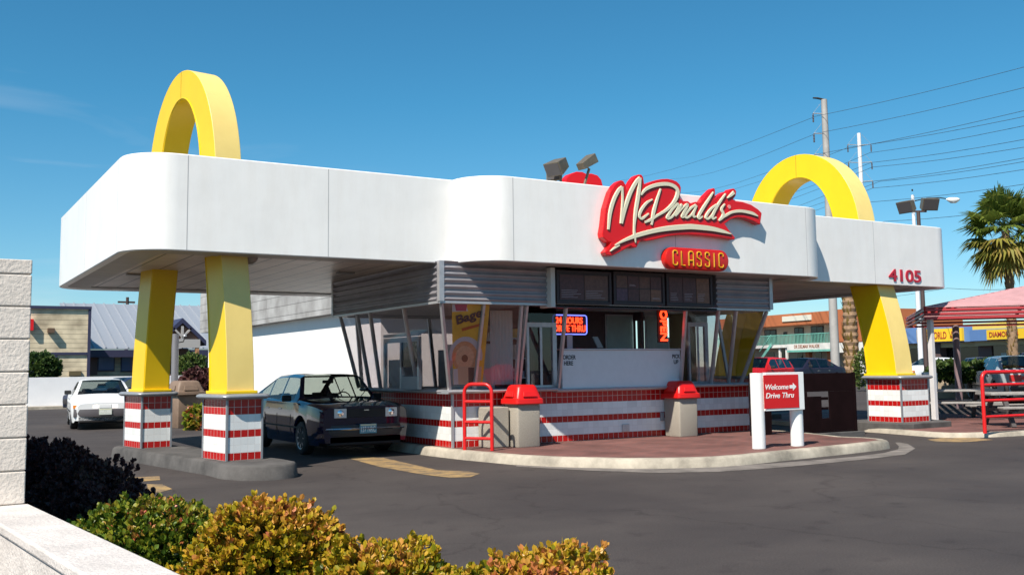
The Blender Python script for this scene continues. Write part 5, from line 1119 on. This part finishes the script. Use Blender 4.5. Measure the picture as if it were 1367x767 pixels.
# ---------------- palms
M_FROND = attr_mat('palm_frond', [(0, (.04,.07,.014)), (.5, (.15,.20,.035)), (.8, (.32,.27,.05)), (1, (.36,.22,.08))], .4, .4)
M_TRUNK = mat('palm_trunk', (.27,.17,.10), .95, var=.4, scale=7, bump=.6, bscale=14)
def palm(label, base, zc, R_, tr, nf, seed, skirt=.25, leafn=18, scars=True):
    r = random.Random(seed); b = Vector(base); t = thing('palm_tree', label, 'palm tree', tuple(b), 'fan palms')
    top = Vector((b.x, b.y, zc)); tk = MB(); H_ = zc-b.z; n = int(H_/.16); pts = []; rad = []
    for i in range(n+1):
        f = i/n; pts.append(b+Vector((.05*math.sin(f*5), .04*math.cos(f*4), H_*f))); rad.append(tr*(1.25-.35*f)*(1.10 if i % 2 else .94))
    tk.tube(pts, rad, 12); tk.build('trunk', M_TRUNK, t, smooth=30)
    if scars:
        V = []; Fc = []; T = []
        for i in range(int(H_*46)):
            z = r.uniform(.02, 1)*H_; a = r.uniform(0, 6.28); rr_ = tr*(1.2-.35*z/H_); d = Vector((math.cos(a), math.sin(a), 0)); s = Vector((-d.y, d.x, 0)); p = b+Vector((0,0,z))+d*rr_*.95
            w_ = tr*.20; o = len(V); V += [p-s*w_, p+s*w_, p+s*w_*.3*r.uniform(-1,1)+d*tr*.55+Vector((0,0,tr*1.15))]; Fc.append((o, o+1, o+2)); T.append(r.uniform(.85, 1))
        tone_mesh('leaf_bases', V, Fc, T, M_FROND, t)
    V = []; Fc = []; T = []
    for k in range(nf):
        az = k*2.399+r.uniform(-.2, .2); f = k/nf; el = math.radians(82-152*f**.9)+r.uniform(-.12, .12)
        d = Vector((math.cos(az)*math.cos(el), math.sin(az)*math.cos(el), math.sin(el))); pl = R_*r.uniform(.42, .58)
        s0 = top+Vector((0,0,.15-.35*f)); hub = s0+d*pl+Vector((0,0,-.10*pl*(1-abs(d.z)))); side = d.cross(Vector((0,0,1))); side = side.normalized() if side.length > .1 else Vector((1,0,0)); up = side.cross(d)
        o = len(V); V += [s0-side*.02, s0+side*.02, hub+side*.012, hub-side*.012]; Fc.append((o, o+1, o+2, o+3)); tone = (.42 if f < .55 else .66+.5*(f-.55))+r.uniform(-.14, .14); T.append(tone)
        bl = R_*r.uniform(.48, .62)
        for j in range(leafn):
            a = (j/(leafn-1)-.5)*math.radians(210); ln = bl*(1-.30*abs(a)/1.9)*r.uniform(.85, 1.08); e = (d*math.cos(a)+side*math.sin(a)); e = (e+up*(.18*math.cos(a*1.2)-.05)+Vector((0,0,-.12))).normalized()
            wv = e.cross(up).normalized()*bl*.052; m_ = hub+e*ln*.55; tip = hub+e*ln+Vector((0,0,-ln*r.uniform(.10, .42))); o = len(V)
            V += [hub, m_+wv, tip, m_-wv+up*.02]; Fc.append((o, o+1, o+2, o+3)); T.append(min(1, max(0, tone+r.uniform(-.12, .12))))
    tone_mesh('crown', V, Fc, T, M_FROND, t)
q = atd(1354, 500, 42); palm('fan palm with a full green crown above the red patio roof', (q.x, q.y, gh(q.x)), atd(1343, 306, 42).z, 2.05, .17, 76, 3, leafn=20)
q = atd(1137, 497, 48); palm('fan palm trunk with orange leaf scars, crown hidden behind the fascia', (q.x, q.y, gh(q.x)), atd(1130, 352, 48).z, 1.05, .30, 30, 5, leafn=12)
# ================================================================== FOREGROUND WALLS
M_BLOCK = mat('cream_block', (.70, .62, .55), .95, var=.20, scale=1.6, bump=.30, bscale=55)
def block_wall():
    top = aty(20, 345, 6.78).z; t = thing('block_wall', 'tall cream concrete block wall at the left edge', 'wall', (.0, 6.9, 0)); n = 12; h = top/11.35
    mb = MB(); z = top; first = True
    xr = aty(38.6, 500, 6.78).x
    k = 0
    while z > 0:
        hh = .095 if k == 0 else h; z0 = max(0, z-hh)
        xs = [-3+(.2 if k % 2 else 0)+.4*i for i in range(30)]; xs = [x for x in xs if x < xr-.15]+[xr]
        xs = sorted(set([-3.0]+xs)); 
        for a, b in zip(xs[:-1], xs[1:]): mb.box(a+.004, b-(.004 if b < xr else 0), 6.78, 6.98, z0+.004, z-.004)
        z = z0; k += 1
    mb.build('wall_blocks', M_BLOCK, t, bevel=.006)
    MB().box(-3, xr-.012, 6.79, 6.97, 0, top-.01).box(xr-.20, xr-.012, 6.97, 12.0, 0, top-.01).build('mortar', mat('mortar_grey', (.40,.37,.33), .95), t)
    mb = MB(); z = top; k = 0
    while z > 0:
        hh = .095 if k == 0 else h; z0 = max(0, z-hh); mb.box(xr-.21, xr-.002, 6.985, 12.0, z0+.004, z-.004); z = z0; k += 1
    mb.build('wall_blocks', M_BLOCK, t, bevel=.006)
block_wall()
def low_wall():
    A = atz(38.5, 671.5, .77); B = atz(246, 767, .77); d = (B-A).normalized(); E_ = A+d*5.2; n = Vector((d.y, -d.x, 0))
    if n.x > 0: n = -n
    Wm = mat('white_painted_masonry', (.60,.55,.52), .9, var=.22, scale=3, bump=.5, bscale=50)
    t = thing('low_wall', 'low white painted wall with flat cap at the bottom left', 'wall', tuple((A.x, A.y, 0)))
    a, b = A, E_; w_ = .30
    def pr(o0, o1, z0, z1): return MB().prism([tuple(p[:2]) for p in (a+n*o0, b+n*o0, b+n*o1, a+n*o1)], z0, z1)
    pr(0, w_, .715, .77).build('wall_cap', Wm, t, bevel=.012)
    pr(.02, w_-.02, 0, .713).build('wall_body', Wm, t)
low_wall()
# ================================================================== BACKGROUND, facade helper
class Facade:
    def __init__(s, A, B):      # base line of the facade from left to right, seen from the camera
        s.A = Vector((A[0], A[1], 0)); s.B = Vector((B[0], B[1], 0)); s.u = (s.B-s.A).normalized(); s.n = Vector((s.u.y, -s.u.x, 0))
        if s.n.dot(CAM-s.A) < 0: s.n = -s.n
    def uz(s, px, py): d = ray(px, py); k = (s.A-CAM).dot(s.n)/d.dot(s.n); p = CAM+d*k; return (p-s.A).dot(s.u), p.z
    def P(s, u, z, d=0): return s.A+s.u*u+s.n*d+Vector((0,0,z))
    def box(s, mb, u0, u1, z0, z1, d0, d1): mb.obox(s.P((u0+u1)/2, (z0+z1)/2, (d0+d1)/2), s.u*(u1-u0)/2, s.n*(d1-d0)/2, (0,0,(z1-z0)/2)); return mb
    def pbox(s, px0, py0, px1, py1, d0, d1, mb=None):
        a = s.uz(px0, (py0+py1)/2)[0]; b = s.uz(px1, (py0+py1)/2)[0]; pm = (px0+px1)/2; z1 = s.uz(pm, py0)[1]; z0 = s.uz(pm, py1)[1]
        return s.box(mb or MB(), a, b, z0, z1, d0, d1)
# ---- left: perimeter wall, tan shop, metal-roofed building, porch, white building
M_WALLW = mat('perimeter_white', (.72,.72,.74), .85, var=.08, scale=1)
zt = aty(150, 502, 50).z
solo('perimeter_wall', MB().box(-30, 16, 50, 50.25, 0, zt), M_WALLW, 'long low white wall behind the white sedan', 'wall')
tag(MB().box(-30, 11, 48.8, 50, 0, .12).build('far_kerb', M_CONC), kind='structure')
def siding(name, c, row=.22):
    return brick_mat(name, c, tuple(v*.96 for v in c), tuple(v*.55 for v in c), 40, row, .03, .8, .3)
def vec_xz(mt):     # use facade x/z as brick plane
    n = mt.node_tree.nodes; l = mt.node_tree.links; br = next(q for q in n if q.type == 'TEX_BRICK'); tcn = next(q for q in n if q.type == 'TEX_COORD')
    sp = n.new('ShaderNodeSeparateXYZ'); cb = n.new('ShaderNodeCombineXYZ'); l.new(tcn.outputs['Object'], sp.inputs[0]); l.new(sp.outputs[0], cb.inputs[0]); l.new(sp.outputs[2], cb.inputs[1]); l.new(cb.outputs[0], br.inputs['Vector']); return mt
M_SID = vec_xz(siding('tan_siding', (.74,.63,.44), .24)); M_NAVT = mat('navy_trim', (.035,.035,.075), .5); M_SIDG = vec_xz(siding('grey_siding', (.40,.39,.38), .62))
def tan_shop():
    f = Facade((-6, 56), (20, 56)); t = thing('tan_shop', 'tan sided shop with navy trim at the far left', 'building', (2, 58, 0))
    u0 = 0; u1 = f.uz(117, 450)[0]; ztp = f.uz(80, 412)[1]; zm0 = f.uz(80, 473.5)[1]; zm1 = f.uz(80, 470)[1]
    f.box(MB(), u0, u1, 0, ztp, -12, 0).build('wall', M_SID, t)
    f.box(MB(), u0-.1, u1+.15, ztp, ztp+.14, -12.1, .12).build('roof_trim', M_NAVT, t)
    f.box(MB(), u1-.0, u1+.14, 0, ztp, .0, .08).build('corner_trim', M_NAVT, t)
    f.box(MB(), u0, u1, zm0, zm1, .002, .08).build('band_trim', M_NAVT, t)
    w_ = f.pbox(38, 474, 76, 503, .002, .06).build('window', M_NAVT, t); f.pbox(40, 476, 71, 501, .061, .07).build('pane', mat('sky_glass', (.25,.38,.45), .05, spec=.8), w_)
    f.pbox(63, 438, 72, 444, .02, .35).build('wall_lamp', mat('lamp_brown', (.12,.07,.04), .6), t)
    f.pbox(92, 495, 108, 501, .002, .1).build('vent', mat('vent_brown', (.12,.09,.04), .6), t)
    f.pbox(38, 426, 44, 441, .02, .3).build('red_wall_sign', M_RED, t)
tan_shop()
def metal_building():
    f = Facade((-2, 62), (40, 62)); t = thing('metal_roof_building', 'tan building with pale ribbed metal roof behind the white wall', 'building', (12, 64, 0))
    u0 = f.uz(110, 450)[0]; u1 = f.uz(345, 450)[0]; ze = f.uz(200, 466)[1]; zr = f.uz(200, 424)[1]
    f.box(MB(), u0, u1, 0, ze-.3, -12, -.8).build('wall', M_SID, t)
    f.box(MB(), u0, u1+.3, ze-.45, ze-.02, -.6, .0).build('eave', M_NAVT, t)
    Mr = mat('pale_metal_roof', (.36,.38,.42), .4, metal=.3, var=.06); dpt = 9.0
    rf = MB().slab([f.P(u0-.2, ze, 0), f.P(u1+.2, ze, 0), f.P(u1+.2, zr+1.3, -dpt), f.P(u0-.2, zr+1.3, -dpt)], (0,0,.06))
    k = u0
    while k < u1: rf.slab([f.P(k, ze+.06, .01), f.P(k+.07, ze+.06, .01), f.P(k+.07, zr+1.36, -dpt), f.P(k, zr+1.36, -dpt)], (0,0,.07)); k += .62
    rf.build('roof', Mr, t)
    g = Facade((-2, 62.8), (40, 62.8))
    for px0, px1, y0, y1 in ((130, 153, 474, 495), (161, 178, 475, 496), (218, 232, 474, 496)):
        w_ = g.pbox(px0, y0, px1, y1, .002, .07).build('window', M_NAVT, t); g.pbox(px0+1.5, y0+1.5, px1-1.5, y1-1.5, .071, .08).build('pane', mat('blue_glass', (.05,.10,.22), .08, spec=.7), w_)
    g.pbox(118, 474, 130, 500, .002, .05).build('brick_panel', mat('brown_panel', (.16,.10,.09), .8), t)
    # gabled porch
    h = Facade((-2, 58), (40, 58)); p = thing('gabled_porch', 'open gabled porch with navy eaves and white trusses behind the bushes', 'porch', (14.5, 58, 0))
    ua, za_ = h.uz(219, 452); uc, zc_ = h.uz(243.5, 428); ub = 2*uc-ua; 
    MB().slab([h.P(ua, za_, -.1), h.P(ub, za_, -.1), h.P(uc, zc_-.1, -.1)], h.n*-.1).build('gable', mat('gable_brown', (.17,.09,.06), .7), p)
    for s_, e_ in (((ua-.35, za_-.25), (uc, zc_)), ((uc, zc_), (ub+.35, za_-.25))):
        MB().slab([h.P(s_[0], s_[1]-.12, 0.1), h.P(e_[0], e_[1]-.12, .1), h.P(e_[0], e_[1]+.16, .1), h.P(s_[0], s_[1]+.16, .1)], h.n*-3.5).build('eave_board', M_NAVT, p)
    Wt = mat('truss_white', (.40,.37,.35), .6)
    MB().bar(h.P(uc, za_, .03), h.P(uc, zc_-.3, .03), .14, .1).build('truss', Wt, p); MB().bar(h.P(uc, za_+.1, .03), h.P(ub-.5, za_+.6, .03), .14, .1).build('truss', Wt, p); MB().bar(h.P(uc, za_+.1, .03), h.P(ua+.5, za_+.6, .03), .14, .1).build('truss', Wt, p)
    h.box(MB(), ua, ub, za_-.5, za_-.02, -.1, .12).build('tie_beam', Wt, p)
    h.box(MB(), ua+.1, ub-.1, 0, za_-.5, -2.4, -2.3).build('back_wall', mat('porch_brown', (.20,.11,.08), .8), p)
    w_ = h.pbox(248, 474, 271, 494, -2.29, -2.25).build('window', M_DARK, p); h.pbox(251, 477, 268, 492, -2.249, -2.24).build('pane', mat('grey_glass', (.20,.20,.20), .1), w_)
    for u_ in (ua+.15, ub-.15): MB().bar(h.P(u_, 0, 0), h.P(u_, za_-.5, 0), .2, .2).build('post', mat('porch_post', (.42,.20,.10), .7), p)
metal_building()
def white_building():
    X = 11.1; p0 = atx(277, 540, X); yF = p0.y; yN = 25.3; t = thing('white_building', 'big white walled building with grey siding band behind the navy car', 'building', (X, (yF+25)/2, 0))
    za = atx(336, 438.5, X).z; zb2 = atx(447, 416.5, X).z; zz = (za+zb2)/2; H_ = zz+1.7
    MB().box(X, X+6.5, yN, yF, 0, zz).build('wall', mat('stucco_white', (.80,.78,.76), .9, var=.03, scale=2), t)
    bm_ = MB().box(X-.30, X+6.8, yN-.3, yF+.3, zz+.002, H_)
    mt = siding('band_siding', (.40,.40,.40), .34); n = mt.node_tree.nodes; l = mt.node_tree.links; br = next(q for q in n if q.type == 'TEX_BRICK'); tcn = next(q for q in n if q.type == 'TEX_COORD')
    sp = n.new('ShaderNodeSeparateXYZ'); cb = n.new('ShaderNodeCombineXYZ'); ad = n.new('ShaderNodeMath'); l.new(tcn.outputs['Object'], sp.inputs[0]); l.new(sp.outputs[0], ad.inputs[0]); l.new(sp.outputs[1], ad.inputs[1]); l.new(ad.outputs[0], cb.inputs[0]); l.new(sp.outputs[2], cb.inputs[1]); l.new(cb.outputs[0], br.inputs['Vector'])
    bm_.build('siding_band', mt, t)
    q_ = aty(270, 394, yF+.2); MB().lathe((X+.25, yF+.2, H_), [(.05, 0), (.05, .15), (.16, .2), (.18, .3), (.1, .42), (.001, .46)], 12).build('roof_vent', M_SIGNW, t, smooth=50)
white_building()
q = atz(232, 562, 0)
lp = thing('steel_post', 'grey steel post with small lamps between the two tiled piers of the left arch', 'post', (q.x, q.y, 0))
zt = atd(231, 445, (q-CAM).dot(FW)).z
MB().cyl((q.x, q.y, 0), (q.x, q.y, zt), .11, n=14).build('shaft', mat('post_grey', (.22,.21,.22), .5, metal=.3), lp, smooth=50)
MB().tube([(q.x, q.y, zt-.3), (q.x+.25, q.y, zt-.25), (q.x+.3, q.y, zt-.1)], .02, 6).build('lamp_arm', M_BLACK, lp)
MB().lathe((q.x+.3, q.y, zt-.1), [(.02, 0), (.06, .02), (.05, .07), (.001, .1)], 10).build('lamp_head', M_CAP, lp, smooth=50)
q = atd(168.5, 470, 110); zt = atd(168.5, 396, 110).z
up = thing('utility_pole', 'thin dark utility pole above the metal roof at far left', 'utility pole', (q.x, q.y, 0))
MB().cyl((q.x, q.y, 0), (q.x, q.y, zt), .22, .16, 8).build('pole', mat('pole_brown', (.06,.035,.03), .9), up)
MB().box(q.x-1.0, q.x+.8, q.y-.08, q.y+.08, zt-.65, zt-.45).build('crossarm', mat('pole_brown', (.06,.035,.03)), up)
# ---- right: orange-topped two-storey building
def motel():
    A = atd(960, 480, 122); B = atd(1162, 480, 100); f = Facade(A, B); zg = .45
    t = thing('two_storey_building', 'two storey office building with orange parapet and teal balcony rail', 'building', (*((A+B)/2)[:2], zg))
    Mo = mat('orange_stucco', (.42,.125,.045), .85, var=.08, scale=.6); Mb = mat('beige_stucco', (.45,.38,.30), .85); Mw = mat('motel_white', (.66,.63,.58), .8); Mt = mat('teal_rail', (.16,.42,.34), .5); Md = M_DGLASS
    zr = lambda px, py: f.uz(px, py)[1]; U = lambda px: f.uz(px, 470)[0]
    z1, z2 = zr(1060, 418.2), zr(1060, 433.5); u0, u1, u2 = 0, U(1117), U(1157)
    f.box(MB(), u0, u1, z2, z1, -14, .0).build('parapet', Mo, t)
    zs = zr(1060, 459); zs2 = zr(1060, 456)
    f.box(MB(), u0, u1, zs, z2-.01, -14, -2.0).build('upper_wall', Mb, t)
    f.box(MB(), u0, u1, zs-.35, zs-.01, -14, .1).build('balcony_slab', Mw, t)
    f.box(MB(), u0, u1, zg, zs-.36, -14, -2.2).build('lower_wall', Mb, t)
    g = Facade(f.P(0, 0, -1.99), f.P(10, 0, -1.99))
    for a, b, c, d in ((1021, 440, 1037, 458), (1061, 437, 1073.5, 457), (1083, 435, 1100, 456), (1046, 443, 1051, 448)): 
        w_ = g.pbox(a, b, c, d, .002, .06).build('window', M_DARK, t); g.pbox(a+1, b+1, (a+c)/2-.4, d-1, .061, .08).build('pane', Md, w_); g.pbox((a+c)/2+.4, b+1, c-1, d-1, .061, .08).build('pane', Md, w_)
    g = Facade(f.P(0, 0, -2.19), f.P(10, 0, -2.19))
    for a, b, c, d in ((1065, 471, 1072, 478), (1089.5, 470, 1097, 486), (1040, 466, 1048, 486), (1025, 470, 1034, 486)): g.pbox(a, b, c, d, .002, .06).build('window', Md, t)
    rl = MB(); zt_ = zs+1.05; rl.bar(f.P(u0, zt_, .05), f.P(u1, zt_, .05), .08, .08); k = u0
    while k < u1: rl.bar(f.P(k, zs, .05), f.P(k, zt_, .05), .05, .05); k += .22
    rl.build('balcony_rail', Mt, t)
    s_ = f.pbox(1045, 421, 1083.5, 428, .002, .12).build('blank_sign', mat('blank_sign_cream', (.66,.62,.52), .6), t)
    a_ = f.uz(1055.5, 464)[0]; b_ = u1-.05; za_ = zr(1080, 458.2); zb_ = zr(1080, 466.5)
    aw = f.box(MB(), a_, b_, zb_, za_, .11, .5).build('name_fascia', Mw, t)
    f.box(MB(), a_, b_, zb_-.22, zb_-.01, .11, .55).build('teal_trim', Mt, t)
    c0 = f.uz(1065, 462)[0]; c1 = f.uz(1099, 462)[0]
    text('lettering', 'DR DELMAR WALKER', f.P(c0, zb_+.18, .505), f.u, (0,0,1), c1-c0, (za_-zb_)*.55, .02, mat('name_brown', (.25,.08,.03), .6), aw, bold=.01)
    for px in (1076.5, 1105.5): q0 = U(px); f.box(MB(), q0-.28, q0+.28, zg, zs-.37, -.6, -.1).build('column', Mo, t)
    for px in (1039.5, 1048.5): q0 = U(px); f.box(MB(), q0-.12, q0+.12, zg, zs-.37, -.3, -.1).build('column', Mw, t)
    st = MB(); st.slab([f.P(U(1022), zr(1030, 484), .8), f.P(U(1038), zs-.2, .8), f.P(U(1038), zs+.25, .8), f.P(U(1022), zr(1030, 479), .8)], f.n*.1); st.bar(f.P(U(1022), zr(1030, 484)+1.3, .85), f.P(U(1038), zs+1.1, .85), .08, .08); st.build('staircase', Mt, t)
    f.box(MB(), u1+.01, u2, zr(1135, 456), zr(1135, 412), -14, .6).build('tower_block', Mo, t)
    f.box(MB(), u1+.01, u2+.6, zr(1135, 470), zr(1135, 457), -14, .55).build('arch_band', Mw, t)
    f.box(MB(), U(1147.5), u2+.6, zg, zr(1135, 470.2), -13, .5).build('arch_pier', Mw, t)
    f.box(MB(), u1+.01, U(1147), zg, zr(1135, 470.2), -14, -1).build('entrance_recess', M_DARK, t)
motel()
def shops():
    A = atd(1195, 480, 76); B = atd(1337, 480, 68); f = Facade(A, B); zg = .45
    t = thing('blue_shop', 'blue fronted shop with a yellow cycle store sign', 'shop', (*((A+B)/2)[:2], zg))
    Mb = mat('shop_blue', (.10,.20,.42), .7, var=.08, scale=.8); By = mat('shop_beige', (.42,.34,.20), .8); My = mat('sign_yellow', (.80,.50,.02), .5); Mr = mat('sign_text_red', (.33,.03,.02), .6)
    L_ = f.uz(1337, 470)[0]; z1 = f.uz(1280, 434.2)[1]; z0 = f.uz(1280, 456)[1]; z2 = f.uz(1280, 463)[1]
    f.box(MB(), 0, L_, z0, z1, -14, .0).build('fascia', Mb, t); f.box(MB(), 0, L_-.01, z2, z0-.01, -14, -.5).build('lintel', By, t)
    f.box(MB(), 0, L_-.01, zg, z2-.01, -14, -1.2).build('dark_front', M_DGLASS, t)
    for px0, px1 in ((1233, 1250), (1301, 1319)): a, b = f.uz(px0, 470)[0], f.uz(px1, 470)[0]; f.box(MB(), a, b, zg, z0-.02, -1.1, -.4).build('pillar', mat('pillar_dark', (.10,.065,.065), .8), t)
    s_ = f.pbox(1227, 438.6, 1287, 455.5, .002, .25).build('shop_sign', My, t)
    def wd(tx, xa, xb, ya, yb, F=f, par=s_, dd=.252): 
        a, zb_ = F.uz(xa, yb); b, _ = F.uz(xb, yb); zt_ = F.uz((xa+xb)/2, ya)[1]; zb_ = F.uz((xa+xb)/2, yb)[1]; text('lettering', tx, F.P(a, zb_, dd), F.u, (0,0,1), b-a, zt_-zb_, .02, Mr, par, bold=.012)
    wd('BIKE WORLD', 1229.5, 1267, 443, 452.5); wd('SALES', 1273, 1283, 441.5, 445.5); wd('SERVICE', 1271.5, 1284.5, 446.8, 450.8)
    A2 = f.P(L_-2.2, 0, .3); B2 = atd(1420, 480, 62); g = Facade(A2, B2)
    t2 = thing('yellow_shop', 'yellow topped shop with red lettered yellow sign, at the right edge', 'shop', (*((A2+B2)/2)[:2], zg))
    L2 = g.uz(1420, 470)[0]; za = g.uz(1345, 429)[1]; zb_ = g.uz(1345, 437.5)[1]; zc_ = g.uz(1345, 453)[1]; zd = g.uz(1345, 460)[1]
    g.box(MB(), -6, L2, zb_+.01, za, -14, -.3).build('yellow_parapet', mat('parapet_yellow', (.72,.52,.10), .7), t2)
    g.box(MB(), 0, L2, zc_, zb_, -14, .0).build('fascia', Mb, t2); g.box(MB(), 0, L2, zd, zc_-.01, -14, -.4).build('lintel', By, t2); g.box(MB(), 0, L2, zg, zd-.01, -14, -1.0).build('dark_front', M_DGLASS, t2)
    s2 = g.pbox(1321, 438.8, 1372, 452.2, .002, .25).build('shop_sign', My, t2); wd('DIAMOND B', 1325, 1364, 442, 449, g, s2)
    w_ = g.pbox(1322, 471, 1329, 481, -.99, -.9).build('window_card', mat('pale_card', (.30,.36,.34), .6), t2)
shops()
# ---- steel transmission poles, lamps, wires
M_GALV = mat('galvanised_pole', (.36,.34,.32), .6, var=.15, scale=2); M_PW = mat('white_pole', (.70,.70,.72), .5); M_INS = mat('insulator_dark', (.10,.08,.08), .5); M_WIRE = mat('wire_dark', (.06,.09,.12), .6)
def tpole(label, pxb, pxt, pyt, D, r0, r1, mt, arms, both):
    b = atd(pxb, 490, D); zt_ = atd(pxt, pyt, D).z; base = Vector((b.x, b.y, gh(b.x))); top = Vector((b.x, b.y, zt_))
    t = thing('transmission_pole', label, 'power pole', tuple(base), 'steel power poles'); MB().cyl(base, top, r0, r1, 16).build('pole', mt, t, smooth=50)
    for py in arms:
        z = atd(pxt, py, D).z
        for s in ((-1, 1) if both else (-1,)):
            e = Vector((b.x, b.y, z))+RT*s*.62*D/65*1.25; e.z = z+.05
            o = MB().tube([Vector((b.x, b.y, z)), e], .03, 6).tube([Vector((b.x, b.y, z+.0)) + Vector((0,0,.55*D/65*1.3)) + RT*s*.25, e], .010, 5).build('crossarm', M_GALV, t)
            MB().lathe((e.x, e.y, e.z-.62), [(.03, 0)]+[(.03 if k % 2 else .07, .04+k*.055) for k in range(10)]+[(.03, .62)], 8).build('insulator', M_INS, o)
    return top
tt = tpole('taller grey steel power pole rising behind the right arch', 1115.5, 1099, 124, 66, .30, .20, M_GALV, (144, 172, 201), False)
tpole('shorter white steel power pole right of the grey one', 1161, 1146, 171, 80, .21, .15, M_PW, (187.5, 212, 238), True)
cob = thing('cobra_lamp', 'dark bracket lamp on top of the grey power pole', 'lamp', tuple(tt)); MB().tube([tt, tt-RT*.45+Vector((0,0,.1)), tt-RT*.75+Vector((0,0,.12))], [.07, .07, .05], 8).build('lamp_head', M_BLACK, cob)
def light_pole():
    D = 62; b = atd(1230, 490, D); z1 = atd(1216, 262, D).z; base = Vector((b.x, b.y, gh(b.x))); top = Vector((b.x, b.y, z1))
    t = thing('street_lamp', 'tall pale street lamp with curved arm, behind the twin floodlight pole', 'street lamp', tuple(base)); MB().cyl(base, top+Vector((0,0,.25)), .17, .10, 12).build('pole', M_PW, t, smooth=50)
    MB().cyl(top+Vector((0,0,.5)), top+Vector((0,0,.62)), .05, .05, 8).build('photocell', M_BLACK, t)
    p = [top+Vector((0,0,-.15)), top+RT*.9+Vector((0,0,.05)), top+RT*1.7+Vector((0,0,.08)), top+RT*2.1+Vector((0,0,.02))]; MB().tube(p, .035, 8).build('lamp_arm', M_BLACK, t)
    c = top+RT*2.55+Vector((0,0,-.05))
    def rg(s, z, k=1): return [c+RT*.45*s*math.cos(a)+FW*.2*s*math.sin(a)+Vector((0,0,z)) for a in [2*math.pi*i/14 for i in range(14)]]
    MB().loft([rg(.35, -.22), rg(.7, -.12), rg(1, 0), rg(.95, .08), rg(.5, .14)]).build('lamp_head', M_SIGNW, t, smooth=50)
    D = 40; b = atd(1236.5, 490, D); top = Vector((b.x, b.y, atd(1231, 279, D).z)); base = Vector((b.x, b.y, gh(b.x)))
    t = thing('floodlight_pole', 'dark brown pole carrying two square floodlights behind the right end of the canopy', 'light pole', tuple(base)); Mp = mat('dark_pole', (.07,.045,.04), .6)
    MB().cyl(base, top, .095, .075, 12).build('pole', Mp, t, smooth=50)
    MB().bar(top-RT*.28, top+RT*.34, .07, .07).build('crossarm', Mp, t)
    for px, py, s, yw in ((1210, 275.5, -1, -1.0), (1240.5, 272, 1, .1)):
        c = atd(px, py, D); f = (RT*math.sin(yw)-FW*math.cos(yw)); f.z = -.45; f.normalize(); sv = f.cross(Vector((0,0,1))).normalized(); u = sv.cross(f)
        h_ = MB().add([c+f*.13+sv*.34*a+u*.25*b_ for a, b_ in ((-1,-1),(1,-1),(1,1),(-1,1))]+[c-f*.16+sv*.30*a+u*.20*b_ for a, b_ in ((-1,-1),(1,-1),(1,1),(-1,1))], [(0,1,2,3),(7,6,5,4),(0,4,5,1),(1,5,6,2),(2,6,7,3),(3,7,4,0)]).build('floodlight', M_FL, t, bevel=.01)
        MB().obox(c+f*.135, sv*.30, u*.21, f*.004).build('lens', M_FLG, h_)
        MB().tube([c-u*.2, top+RT*s*.27], .03, 6).build('bracket', Mp, h_)
light_pole()
wires = [((820,242),(1090,155),(1400,81)), ((895,239),(1090,178),(1400,109)), ((900,258),(1090,206),(1400,140)), ((920,262),(1132,197),(1400,149)), ((930,285),(1161,204),(1400,161)),
         ((930,290),(1163,217),(1400,180)), ((950,291),(1165,223),(1400,191)), ((960,300),(1140,245),(1400,205)), ((960,303),(1175,242),(1400,210)), ((980,306),(1165,251),(1400,221)), ((990,305),(1157,270),(1400,241)), ((1000,330),(1181,295.5),(1400,273)), ((1100,392),(1265,384.5),(1400,383))]
ords = ['topmost','second','third','fourth','fifth','sixth','seventh','eighth','ninth','tenth','eleventh','twelfth','lowest']
for (a, b, c), o_ in zip(wires, ords):
    A, B, Cc = atd(*a, 170), atd(*b, 68), atd(*c, 50)
    pts = [A.lerp(B, i/6)+Vector((0,0,-.8*math.sin(math.pi*i/6))) for i in range(6)]+[B.lerp(Cc, i/6)+Vector((0,0,-.12*math.sin(math.pi*i/6))) for i in range(7)]
    solo('power_line', MB().tube(pts, .015, 5), M_WIRE, o_+' of the dark power lines crossing the sky at the right, counted from the top', 'power line', 'power lines')
for o in bpy.data.objects:
    if '_l' in o: del o['_l']
